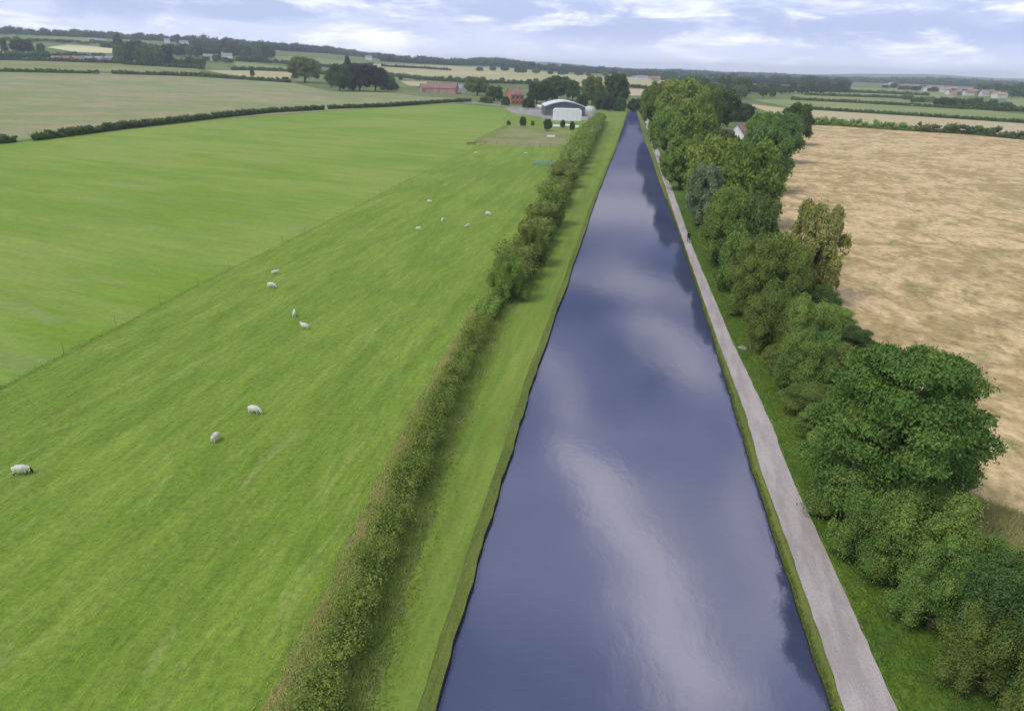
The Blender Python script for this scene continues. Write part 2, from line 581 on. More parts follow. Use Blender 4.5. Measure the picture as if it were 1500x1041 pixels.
field('hay_field', [(-200, 222), (-200, 100), (-60, 103), (145, 108), (290, 112), (420, 120), (480, 133), (560, 136), (690, 147), (664, 151), (560, 157), (330, 173), (0, 208)], G_HAY, 0.012)
# bright meadow and sheep pasture meet along the fence
A = [hit(*p) for p in [(-200, 226), (0, 212), (330, 174), (560, 158), (664, 152), (735, 158)]]
B = [hit(*p) for p in [(735, 196), (600, 262), (500, 315), (336, 395), (170, 480), (0, 568), (-400, 775)]]
field('meadow', A + B + [Vector((-260, 0, 0))], G_BRIGHT, 0.006, True)
hl = [(HX(y) + 0.5, y) for y in (HEND, 250, 180, 120, 90, 60, 40, 20, 0, -50)]
field('sheep_pasture', [hit(735, 158), hit(790, 172)] + [Vector((a, b, 0)) for a, b in hl] + [Vector((-260, -50, 0)), Vector((-260, -1, 0))] + B[::-1], G_PASTURE, 0.006, True)
field('paddock', [(746, 184), (840, 192), (822, 216), (760, 214), (696, 210)], field_mat('paddock_grass', (0.17, 0.22, 0.055), (0.27, 0.25, 0.115), (0.15, 0.23, 0.05), R(80), 4, 0.06, 0.2, 1.5, 0.5, lo=.42, hi=.56), 0.016)
field('farm_yard', [(738, 158), (792, 159), (872, 168), (866, 177), (806, 178), (790, 171), (752, 166)], surf_mat('yard_gravel', (0.30, 0.27, 0.24), 0.95, 0.3, 0.2), 0.020)
strip('canal_verge', lambda y: HX(y) + 0.3, lambda y: XL(y) - LS, -50, YEND - 2, 0.010, G_VERGE, 2.0)
strip('hedge_bottom', lambda y: HX(y) - 1.9, lambda y: HX(y) + 2.1, -50, 120, 0.02, G_ROUGH, 0.9, 0.28, seed=4)
strip('dry_strip', lambda y: HX(y) - 2.0 - 3.0 / (y + 8), lambda y: HX(y) - 0.9, -50, 130, 0.026,
      field_mat('dry_grass_ground', (0.29, 0.29, 0.09), (0.21, 0.28, 0.06), (0.17, 0.26, 0.045), ANG, 3, 0.3, 0.9, 4.0, 0.2, bump=1.0, fineamp=0.6), 0.7, 0.22, seed=8)
strip('towpath_edge', lambda y: XR(y) + RS, lambda y: ev(ql, y) + 0.1, -50, ql[0][-1] - 2, 0.012, G_BANK, 1.0, 0.0)
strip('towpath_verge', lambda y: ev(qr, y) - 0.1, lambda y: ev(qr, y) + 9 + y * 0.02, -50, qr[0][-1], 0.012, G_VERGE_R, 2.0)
field('wheat_field', [(1172, 184), (1290, 185), (1400, 193), (1500, 203), (1900, 232), (1900, 760), (1640, 830), (1490, 790), (1400, 745), (1330, 640), (1210, 500), (1135, 360), (1118, 310), (1150, 240)], G_WHEAT, 0.020)
field('rough_margin', [(1430, 725), (1530, 745), (1640, 765), (1900, 720), (1900, 1200), (1620, 1200), (1440, 900)], field_mat('margin_grass', (0.19, 0.22, 0.05), (0.34, 0.29, 0.13), (0.14, 0.15, 0.04), R(10), 2, 0.15, 0.5, 2.5, 0.4, bump=1.0, fineamp=0.7), 0.016)
field('stubble_field', [(1090, 152), (1160, 160), (1196, 162), (1300, 168), (1500, 181), (1800, 198), (1800, 222), (1500, 200), (1290, 182), (1172, 180)], G_PINK, 0.02)
field('pasture_far', [(1095, 146), (1180, 146), (1300, 152), (1400, 158), (1500, 168), (1800, 180), (1800, 194), (1500, 178), (1196, 160), (1160, 158)], G_FARG, 0.02)
field('pasture_far', [(1150, 139), (1300, 143), (1400, 150), (1380, 155), (1300, 150), (1180, 145)], G_HAY2, 0.02)
field('pasture_far', [(1240, 128), (1400, 134), (1395, 146), (1300, 141), (1170, 137)], G_FARG, 0.02)
field('crop_field', [(1470, 142), (1600, 150), (1600, 160), (1480, 158)], G_FARG, 0.02)
field('strip_field', [(-200, 99), (-200, 88), (0, 88), (150, 92), (250, 98), (290, 101), (300, 111), (145, 106), (-60, 101)], G_HAY2, 0.02)
field('crop_field', [(300, 104), (360, 104), (430, 105), (424, 118), (350, 113)], G_GOLD, 0.02)
field('crop_field', [(68, 70), (100, 66), (168, 71), (170, 79), (110, 77)], G_CREAM, 0.02)
field('crop_field', [(-30, 66), (10, 67), (8, 79), (-30, 79)], G_GOLD, 0.02)
field('crop_field', [(388, 82), (440, 84), (498, 89), (545, 93), (540, 98), (400, 94)], G_FARG, 0.02)
field('crop_field', [(340, 90), (400, 96), (430, 101), (425, 104), (350, 101)], G_FARG, 0.03)
field('gold_field', [(540, 94), (660, 97), (800, 106), (880, 112), (945, 119), (942, 127), (860, 128), (700, 119), (620, 116), (555, 107)], G_GOLD, 0.02)
field('gold_field', [(918, 112), (960, 117), (1000, 121), (985, 129), (926, 126)], G_GOLD, 0.03)
field('stubble_field', [(916, 131), (952, 131), (948, 141), (914, 141)], G_PINK, 0.03)
field('crop_field', [(585, 119), (640, 121), (640, 127), (600, 127)], G_PINK, 0.03)
field('crop_field', [(40, 55), (150, 56), (160, 62), (80, 63)], G_FARG, 0.03)

# ---------------------------------------------------------------- foliage
def ico(sub=2):
    bm = bmesh.new()
    bmesh.ops.create_icosphere(bm, subdivisions=sub, radius=1)
    v = np.array([x.co[:] for x in bm.verts])
    f = [[q.index for q in p.verts] for p in bm.faces]
    bm.free()
    return v, np.array(f)


ICO = ico(2)


def leaf_verts(C, N, S, rs, asp=0.55, zs=1.0):
    n = len(C)
    T = rs.normal(size=(n, 3))
    T -= N * np.sum(T * N, axis=1)[:, None]
    T /= np.linalg.norm(T, axis=1)[:, None] + 1e-9
    Bv = np.cross(N, T)
    S = S[:, None]
    T = T * np.array([1, 1, zs])
    Bv = Bv * np.array([1, 1, zs])
    v = np.stack([C + T * S, C + Bv * S * asp, C - T * S, C - Bv * S * asp], axis=1).reshape(-1, 3)
    return v


def np_mesh(name, verts, quads=None, tris=None):
    me = bpy.data.meshes.new(name)
    nq = 0 if quads is None else len(quads)
    nt = 0 if tris is None else len(tris)
    me.vertices.add(len(verts))
    me.vertices.foreach_set('co', np.asarray(verts, dtype=np.float32).ravel())
    parts, starts = [], []
    if nq: parts.append(np.asarray(quads).ravel())
    if nt: parts.append(np.asarray(tris).ravel())
    loops = np.concatenate(parts)
    me.loops.add(len(loops))
    me.loops.foreach_set('vertex_index', loops.astype(np.int32))
    me.polygons.add(nq + nt)
    st = np.concatenate([np.arange(nq) * 4, nq * 4 + np.arange(nt) * 3])
    me.polygons.foreach_set('loop_start', st.astype(np.int32))
    me.update(calc_edges=True)
    return me


def clump_leaves(cen, rad, nleaf, size, rs, flat=1.0, tilt=0.75, zmin=None):
    """leaves on the surface of many round clumps; returns centres, normals, sizes"""
    cen, rad = np.asarray(cen), np.asarray(rad)
    pr = rad ** 2 / np.sum(rad ** 2)
    idx = rs.choice(len(cen), size=nleaf, p=pr)
    d = rs.normal(size=(nleaf, 3))
    d /= np.linalg.norm(d, axis=1)[:, None]
    d[:, 2] = np.where(rs.rand(nleaf) < 0.75, np.abs(d[:, 2]), d[:, 2])
    rr = rad[idx] * (0.70 + 0.42 * rs.rand(nleaf) ** 0.8 + np.where(rs.rand(nleaf) < 0.14, 0.45 * rs.rand(nleaf), 0.0))
    P = cen[idx] + d * rr[:, None] * np.array([1, 1, flat])
    N = d + rs.normal(size=(nleaf, 3)) * tilt
    N /= np.linalg.norm(N, axis=1)[:, None]
    S = size * (0.6 + 0.8 * rs.rand(nleaf))
    keep = np.ones(nleaf, bool)
    if zmin is not None: keep = P[:, 2] > zmin
    return P[keep], N[keep], S[keep]


def foliage_mesh(name, cen, rad, nleaf, size, seed, flat=1.0, tilt=0.75, core=0.72, zmin=None, asp=0.55, zs=1.0):
    rs = np.random.RandomState(seed)
    P, N, S = clump_leaves(cen, rad, nleaf, size, rs, flat, tilt, zmin)
    LV = leaf_verts(P, N, S, rs, asp, zs)
    q = np.arange(len(LV)).reshape(-1, 4)
    if core:
        cv, cf = ICO
        vs, fs = [LV], []
        o = len(LV)
        for c, r in zip(cen, rad):
            k = cv * (r * core * (0.9 + 0.2 * rs.rand(len(cv))))[:, None] * np.array([1, 1, flat]) + np.asarray(c)
            vs.append(k)
            fs.append(cf + o)
            o += len(cv)
        return np_mesh(name, np.concatenate(vs), q, np.concatenate(fs))
    return np_mesh(name, LV, q)


def crown_template(kind, seed, nleaf, leaf):
    """a crown in a unit box: radius 1, from z=0 to z=1"""
    rg = random.Random(seed)
    cen, rad = [], []
    if kind == 'broad':
        n = 64
        for k in range(n):
            z = 0.24 + 0.68 * (k + 0.5) / n
            a = k * 2.399 + rg.uniform(-.4, .4)
            env = math.sqrt(max(0.02, 1 - ((z - 0.50) / 0.50) ** 2)) * (1 - 0.18 * max(0, z - .5))
            rr = env * rg.uniform(0.50, 0.92)
            cen.append((rr * math.cos(a), rr * math.sin(a), z + rg.uniform(-.05, .05)))
            rad.append(rg.uniform(0.13, 0.27))
        for _ in range(10):
            cen.append((rg.uniform(-.35, .35), rg.uniform(-.35, .35), rg.uniform(.35, .72)))
            rad.append(0.36)
        flat = 0.55
    elif kind == 'shrub':
        n = 56
        for k in range(n):
            z = 0.12 + 0.66 * (k + 0.5) / n
            a = k * 2.399 + rg.uniform(-.5, .5)
            env = math.sqrt(max(0.02, 1 - (z / 1.0) ** 2))
            rr = env * rg.uniform(0.35, 0.82)
            cen.append((rr * math.cos(a), rr * math.sin(a), z))
            rad.append(rg.uniform(0.13, 0.26))
        for _ in range(8):
            cen.append((rg.uniform(-.4, .4), rg.uniform(-.4, .4), rg.uniform(.15, .55)))
            rad.append(0.34)
        flat = 0.7
    elif kind == 'conifer':
        n = 44
        for k in range(n):
            z = 0.06 + 0.90 * (k + 0.5) / n
            a = k * 2.399
            env = (1.02 - z) ** 0.8
            rr = env * rg.uniform(0.5, 0.85)
            cen.append((rr * math.cos(a), rr * math.sin(a), z))
            rad.append(0.10 + 0.26 * env * rg.uniform(.8, 1.2))
        flat = 0.35
    elif kind == 'sparse':
        n = 52
        for k in range(n):
            z = 0.18 + 0.72 * (k + 0.5) / n
            a = k * 2.399 + rg.uniform(-.6, .6)
            env = math.sqrt(max(0.02, 1 - ((z - 0.45) / 0.56) ** 2))
            rr = env * rg.uniform(0.3, 0.92)
            cen.append((rr * math.cos(a), rr * math.sin(a), z))
            rad.append(rg.uniform(0.14, 0.24))
        flat = 0.6
    me = foliage_mesh('crown', cen, rad, nleaf, leaf, seed, flat, 0.9, 0.0 if kind == 'sparse' else 0.6, zs=0.55)
    tb = MB()
    tb.tube([(0, 0, -0.02), (0.01, 0.0, 0.15), (-0.01, 0.02, 0.40), (0.02, 0.0, 0.72)], [0.075, 0.06, 0.045, 0.012], 8)
    for k in range(0, len(cen), 5):
        c = cen[k]
        z0 = max(0.12, c[2] * 0.55)
        tb.tube([(0, 0, z0), (c[0] * .5, c[1] * .5, (z0 + c[2]) / 2 + .02), (c[0] * .95, c[1] * .95, c[2])], [0.035, 0.022, 0.006], 5)
    return me, tb.mesh('trunk')


TPL = {
    'broad': [crown_template('broad', 11 + i, 17000, 0.044) for i in range(3)],
    'broad_near': [crown_template('broad', 31 + i, 50000, 0.025) for i in range(2)],
    'shrub': [crown_template('shrub', 51 + i, 16000, 0.042) for i in range(3)],
    'shrub_near': [crown_template('shrub', 71 + i, 60000, 0.0205) for i in range(3)],
    'conifer': [crown_template('conifer', 91, 7000, 0.06)],
    'sparse': [crown_template('sparse', 95, 30000, 0.034)],
    'far': [crown_template('broad', 101 + i, 1800, 0.12) for i in range(3)],
}
TC = {k: 0 for k in TPL}


def tree_at(base, width, height, mat, kind, name, label, cat, group=None):
    me, tr = TPL[kind][TC[kind] % len(TPL[kind])]
    TC[kind] += 1
    rg = random.Random(TC[kind] * 7 + len(kind))
    root = empty(name, base, rg.uniform(0, 6.28), (width / 2, width / 2, height))
    tag(root, label, cat, group)
    c = bpy.data.objects.new('crown', me)
    COL.objects.link(c)
    c.parent = root
    if not me.materials: me.materials.append(mat)
    c.material_slots[0].link = 'OBJECT'
    c.material_slots[0].material = mat
    tk = bpy.data.objects.new('trunk', tr)
    COL.objects.link(tk)
    tk.parent = root
    if not tr.materials: tr.materials.append(BARK)
    return root


def tree(bx, by, ty, wpx, mat, kind, label, name='broadleaf_tree', cat='tree', group=None):
    """place a tree by where the photo shows its foot, its top and its width, in real metres"""
    b = hit(bx, by)
    lo, hi = 0.3, 60.0
    for _ in range(30):
        m = (lo + hi) / 2
        if proj(b + Vector((0, 0, m)))[1] > ty: lo = m
        else: hi = m
    h = (lo + hi) / 2
    wd = wpx * mpp(b + Vector((0, 0, h / 2)))
    return tree_at(b - Vector((0, 0, 0.1)), wd, h, mat, kind, name, label, cat, group)


def hedge(name, P, w0, h0, mat, label, cat='hedge', group=None, leaf=0.12, per=160, seed=1, kind=None, gap=None, rough=0.35, core=0.72):
    """a clipped or shaggy hedge along world points P; w0 width, h0 height in metres (numbers or functions of y)"""
    rg = random.Random(seed)
    cen, rad = [], []
    for i in range(len(P) - 1):
        a, b = P[i], P[i + 1]
        L = math.hypot(b[0] - a[0], b[1] - a[1])
        s = 0.0
        while s < L:
            k = s / L
            x, y_ = a[0] + (b[0] - a[0]) * k, a[1] + (b[1] - a[1]) * k
            W = w0(y_) if callable(w0) else w0
            H = h0(y_) if callable(h0) else h0
            H *= 1 + rg.uniform(-rough, rough)
            r = min(W, H * 1.2) * rg.uniform(0.24, 0.52)
            nx, ny = -(b[1] - a[1]) / L, (b[0] - a[0]) / L
            g = terrain(x, y_)
            for side in (-1, 1):
                o = side * W * 0.24 * rg.uniform(0.5, 1.3)
                cen.append((x + nx * o, y_ + ny * o, g + max(r * .4, H - r * 0.8) * rg.uniform(.8, 1.0)))
                rad.append(r)
            cen.append((x, y_, g + r * 0.5))
            rad.append(r * 1.05)
            s += r * rg.uniform(0.8, 1.2)
    area = sum(r * r for r in rad)
    n = int(area * per)
    me = foliage_mesh(name, cen, rad, n, leaf, seed, 0.85, 0.8, core)
    o = link(name, me, mat)
    return tag(o, label, cat, group, kind)


def whedge(name, pts, *a, **k):
    return hedge(name, [hit(*p) for p in pts], *a, **k)


# ---- hedgerow beside the canal
def pts_along(y0, y1, st, fx=HX):
    out, y_ = [], y0
    while y_ < y1:
        out.append((fx(y_), y_))
        y_ += st
    out.append((fx(y1), y1))
    return out


y_bush = hit(740, 440).y
hedge('hedgerow', pts_along(-5, y_bush - 6, 4), 1.9, 1.0, L_HEDGE, 'low ragged hedgerow in the foreground between sheep pasture and mown canal verge', leaf=0.060, per=620, seed=5, rough=0.75, core=0.30)
hedge('hedgerow', pts_along(y_bush - 7, y_bush + 6, 4), 2.2, 1.3, L_HEDGE, 'thin low hedge gap just in front of the round bush beside the canal verge', leaf=0.09, per=200, seed=6)
y1 = hit(752, 425).y
y2 = hit(830, 262).y
hedge('hedgerow', pts_along(y1, y2, 5), lambda y: 4.6 + 1.2 * math.sin(y / 3.1), lambda y: 3.1 + .8 * math.sin(y / 4.3 + 1), L_OLIVE, 'tall thick hedgerow of merged bushes running from the round bush towards the farm', leaf=0.16, per=80, seed=7, rough=0.45)
hedge('hedgerow', pts_along(y2, HEND, 8), 5.2, 3.6, L_OLIVE, 'far end of the olive hedgerow, reaching the white farm shed', leaf=0.26, per=34, seed=8, rough=0.5)
tree(744, 440, 366, 68, L_HEDGE, 'shrub_near', 'round green bush bulging out where the low hedge turns into the tall hedge', 'bush', 'bush')
tree(778, 388, 322, 58, L_OLIVE, 'shrub_near', 'dense bush directly behind the round bush in the canal hedgerow', 'bush', 'bush')
tree(806, 330, 268, 52, L_HEDGE, 'shrub', 'taller bush standing up midway along the tall canal hedgerow', 'bush', 'bush')

# ---- hedges of the countryside
HG = 'hedges between the far fields'
whedge('field_hedge', [(52, 206), (180, 189), (330, 172), (400, 165), (474, 161)], 2.6, 2.2, L_DARK, 'dark clipped hedge along the top of the bright green meadow, longest piece', leaf=0.3, per=16, seed=11)
whedge('field_hedge', [(482, 160), (560, 157), (664, 150), (690, 149)], 2.6, 2.0, L_DARK, 'dark hedge continuing past the narrow gap to the farm trees', leaf=0.35, per=14, seed=12)
whedge('field_hedge', [(-60, 214), (0, 210), (24, 208)], 2.8, 2.4, L_DARK, 'short piece of dark hedge at the left edge, before the gap', leaf=0.3, per=16, seed=13)
whedge('field_hedge', [(-100, 104), (0, 106), (145, 109)], 3.5, 3.2, L_DARK, 'dark hedge along the top edge of the brownish hay field, left part', leaf=0.8, per=4, seed=14)
whedge('field_hedge', [(165, 109), (290, 113), (350, 117), (425, 122)], 3.5, 3.5, L_DARK, 'dark hedge along the top edge of the brownish hay field, right of the gap', leaf=0.8, per=4, seed=15)
whedge('field_hedge', [(180, 95), (250, 99), (300, 102)], 5, 5, L_DARK, 'short hedge under the dark wood on the left', leaf=1.0, per=3, seed=16)
whedge('field_hedge', [(-60, 88), (60, 90), (180, 94)], 4, 4, L_DARK, 'hedge under the row of low brown farm buildings', leaf=1.0, per=3, seed=17)
whedge('field_hedge', [(340, 103), (430, 106), (480, 110), (560, 110), (620, 117), (700, 122), (790, 124)], 5, 4, L_DARK, 'dark hedge below the golden crop field behind the farm', leaf=1.0, per=3, seed=18)
whedge('field_hedge', [(350, 89), (440, 96), (500, 100), (545, 97)], 5, 5, L_FAR, 'hedge above the pale fields left of the spiky dark trees', leaf=1.1, per=3, seed=19)
whedge('field_hedge', [(560, 98), (620, 101), (660, 104)], 5, 4, L_PURP, 'short brown hedge line crossing the golden crop field', leaf=1.0, per=3, seed=20)
whedge('field_hedge', [(1188, 182), (1290, 189), (1345, 193)], 3.6, 3.2, L_MID, 'bushy hedge along the far edge of the ripe wheat, nearest the tree belt', leaf=0.4, per=10, seed=21, rough=.45)
whedge('field_hedge', [(1345, 193), (1420, 197), (1500, 205), (1700, 216)], 3.8, 3.4, L_DARK, 'bushy hedge along the far edge of the ripe wheat, right half', leaf=0.4, per=10, seed=22, rough=.45)
whedge('field_hedge', [(1180, 160), (1300, 168), (1400, 174), (1500, 181), (1700, 192)], 2.5, 2.0, L_DARK, 'thin hedge between the pink stubble and the green pasture on the right', leaf=0.5, per=7, seed=23)
whedge('field_hedge', [(1160, 147), (1260, 152), (1330, 156), (1400, 160)], 3, 2.6, L_DARK, 'second hedge line beyond the wheat on the right', leaf=0.7, per=5, seed=24)
whedge('field_hedge', [(1180, 140), (1300, 144), (1400, 150)], 4, 3.0, L_DARK, 'third hedge line beyond the wheat on the right', leaf=0.9, per=4, seed=25)
whedge('field_hedge', [(1400, 160), (1500, 164), (1650, 170)], 4, 4.0, L_DARK, 'hedge below the trees near the town on the right', leaf=0.9, per=4, seed=26)
whedge('field_hedge', [(1180, 134), (1280, 137), (1360, 141)], 5, 4.0, L_FAR, 'faint hedge below the far wood on the right', leaf=1.2, per=3, seed=27)
whedge('field_hedge', [(924, 128), (950, 131), (962, 131)], 5, 3.5, L_PURP, 'short brown hedge just above the far end of the canal', leaf=0.8, per=4, seed=28)

# ---- tree belt on the right, far to near
T = [
 (968, 192, 121, 46, L_MID, 'broad', 'mid green tree at the far end of the belt, beside the end of the canal'),
 (1002, 200, 116, 72, L_BRIGHT, 'broad', 'tall bright green tree topping the far end of the tree belt'),
 (1034, 196, 124, 48, L_MID, 'broad', 'tree tucked behind the tall bright tree on its right'),
 (982, 232, 158, 50, L_MID, 'broad', 'tree leaning over the far towpath'),
 (1020, 246, 152, 66, L_MID, 'broad', 'rounded tree in the far belt, in front of the tall bright tree'),
 (1060, 192, 132, 52, L_DARK, 'broad', 'dark tree in the belt behind the white gabled cottage'),
 (1092, 178, 148, 44, L_DARK, 'shrub', 'low dark evergreen clump behind the cottage'),
 (1062, 272, 193, 50, L_BLUE, 'broad', 'bluish green tree just in front of the white gabled cottage'),
 (1003, 278, 200, 56, L_MID, 'broad', 'small tree overhanging the shaded part of the towpath'),
 (1118, 238, 166, 46, L_MID, 'broad', 'tree just right of the cottage in the belt'),
 (1146, 238, 166, 56, L_BLUE, 'broad', 'bluish tree bordering the top left corner of the ripe wheat'),
 (1171, 212, 152, 42, L_DARK, 'broad', 'dark round tree standing at the far corner of the ripe wheat field'),
 (1125, 282, 186, 64, L_BLUE, 'broad', 'dark leafy tree on the wheat side of the belt, below the bluish tree'),
 (1046, 316, 202, 76, L_BRIGHT, 'broad', 'bright leafy tree in the middle of the belt with a bumpy crown'),
 (1098, 332, 208, 84, L_MID, 'broad', 'broad tree beside the bright bumpy tree, on the wheat side'),
 (1038, 334, 240, 54, L_GREY, 'sparse', 'pale silvery shrub-like tree by the towpath in front of the bright bumpy tree'),
 (1070, 388, 282, 82, L_MID, 'broad_near', 'tree behind the walker, on the verge edge above the towpath'),
 (1108, 395, 288, 62, L_BLUE, 'broad', 'narrow dark tree on the wheat edge, behind the pale feathery tree'),
 (1082, 425, 325, 62, L_SCRUB, 'shrub', 'dense shrub on the verge just past the walker'),
 (1120, 462, 345, 92, L_MID, 'broad_near', 'wide green tree left of the pale feathery tree'),
 (1152, 452, 352, 76, L_OLIVE, 'shrub_near', 'brownish olive bush under the pale feathery tree'),
 (1192, 440, 300, 82, L_PALE, 'sparse', 'pale yellow green feathery tree leaning out over the ripe wheat'),
 (1136, 512, 416, 92, L_SCRUB, 'shrub_near', 'dense dark shrub near the pale stone on the verge'),
 (1186, 530, 428, 84, L_OLIVE, 'shrub_near', 'scrubby olive bush on the wheat edge between the feathery tree and the big tree'),
 (1182, 575, 478, 96, L_SCRUB, 'shrub_near', 'green bush tucked against the left side of the big tree'),
]
for bx, by, ty, wp, m_, kd, lb in T:
    nm = 'shrub' if kd.startswith('shrub') else 'broadleaf_tree'
    tree(bx - 8, by, ty, wp * 1.15, m_, kd, lb, nm, 'bush' if nm == 'shrub' else 'tree', 'trees and bushes in the belt beside the towpath')

# the big near tree: a crown of its own
def big_tree():
    b = hit(1284, 770)
    H, Rr = 8.6, 3.95
    while proj(b + Vector((0, 0, H)))[1] > 505: H += .1
    rg = random.Random(3)
    root = empty('broadleaf_tree', b - Vector((0, 0, .1)))
    tag(root, 'largest near tree, full glossy green crown in front of the ripe wheat', 'tree', 'trees and bushes in the belt beside the towpath')
    cen, rad = [], []
    n = 120
    for k in range(n):
        z = 0.18 + 0.74 * (k + .5) / n
        a = k * 2.399 + rg.uniform(-.4, .4)
        env = math.sqrt(max(.02, 1 - ((z - .45) / .56) ** 2))
        lob = 1 + 0.14 * math.sin(3 * a + 1) + 0.10 * math.sin(5 * a + z * 6)
        rr = env * lob * rg.uniform(.60, .95) * Rr
        cen.append((rr * math.cos(a), rr * math.sin(a) * .9, z * H + rg.uniform(-.3, .3)))
        rad.append(rg.uniform(.62, 1.25))
    for _ in range(16):
        cen.append((rg.uniform(-2, 2), rg.uniform(-2, 2), rg.uniform(2.5, 6)))
        rad.append(1.9)
    me = foliage_mesh('crown', cen, rad, 150000, .095, 3, .6, .8, .55)
    link('crown', me, L_BIG, root)
    tb = MB()
    tb.tube([(0, 0, -.3), (.1, 0, 1.5), (-.1, .1, 3.5), (.1, 0, 6.5)], [.42, .34, .25, .08], 9)
    for k in range(0, n, 5):
        c = cen[k]
        z0 = max(1.2, c[2] * .5)
        tb.tube([(0, 0, z0), (c[0] * .5, c[1] * .5, (z0 + c[2]) / 2 + .2), (c[0] * .95, c[1] * .95, c[2])], [.15, .09, .03], 6)
    tb.build('trunk', BARK, root)


big_tree()
# dense understorey between the taller trees
rg = random.Random(77)
yy = 38.0
BG = 'understorey shrubs filling the tree belt'
while yy < 330:
    for off, hh in ((3.2, 2.6), (6.4, 3.4), (9.4, 3.0)):
        if yy < 60 and off > 8: continue
        wd_ = rg.uniform(4.2, 6.2) + yy * .008
        bx_ = ev(qr, yy) + off + yy * .012 + rg.uniform(-.5, .5)
        tree_at(Vector((bx_, yy + rg.uniform(-1.2, 1.2), -.1)), wd_, hh * rg.uniform(.8, 1.25), rg.choice([L_SCRUB, L_SCRUB, L_MID, L_OLIVE, L_DARK]),
                'shrub_near' if yy < 110 else 'shrub', 'shrub', 'low shrub in the dense green understorey of the belt by the towpath', 'bush', BG)
    yy += 3.8 + yy * .012
S = [
 (1235, 745, 632, 118, L_SCRUB, 'dark bramble bush at the foot of the big tree, on the verge side'),
 (1268, 825, 705, 112, L_SCRUB, 'bramble bush on the verge side, second below the big tree'),
 (1335, 850, 712, 150, L_MID, 'wide mid green bush right below the big tree crown'),
 (1362, 920, 800, 112, L_SCRUB, 'dark scrub bush leaning towards the towpath near the bottom right'),
 (1408, 905, 775, 130, L_SCRUB, 'leafy scrub bush bordering the rough grass at the wheat corner'),
 (1450, 985, 800, 150, L_DARK, 'dark hawthorn bush nearest the bottom right corner, largest there'),
 (1425, 1010, 885, 105, L_SCRUB, 'scrub bush at the lower right between the dark hawthorn and the verge'),
 (1510, 985, 812, 150, L_SCRUB, 'scrub bush cut by the right edge of the photo'),
 (1520, 1110, 930, 130, L_OLIVE, 'olive bush cut by the bottom edge at the lower right'),
]
for bx, by, ty, wp, m_, lb in S:
    tree(bx, by, ty, wp * 1.25, m_, 'shrub_near', lb, 'shrub', 'bush', 'trees and bushes in the belt beside the towpath')

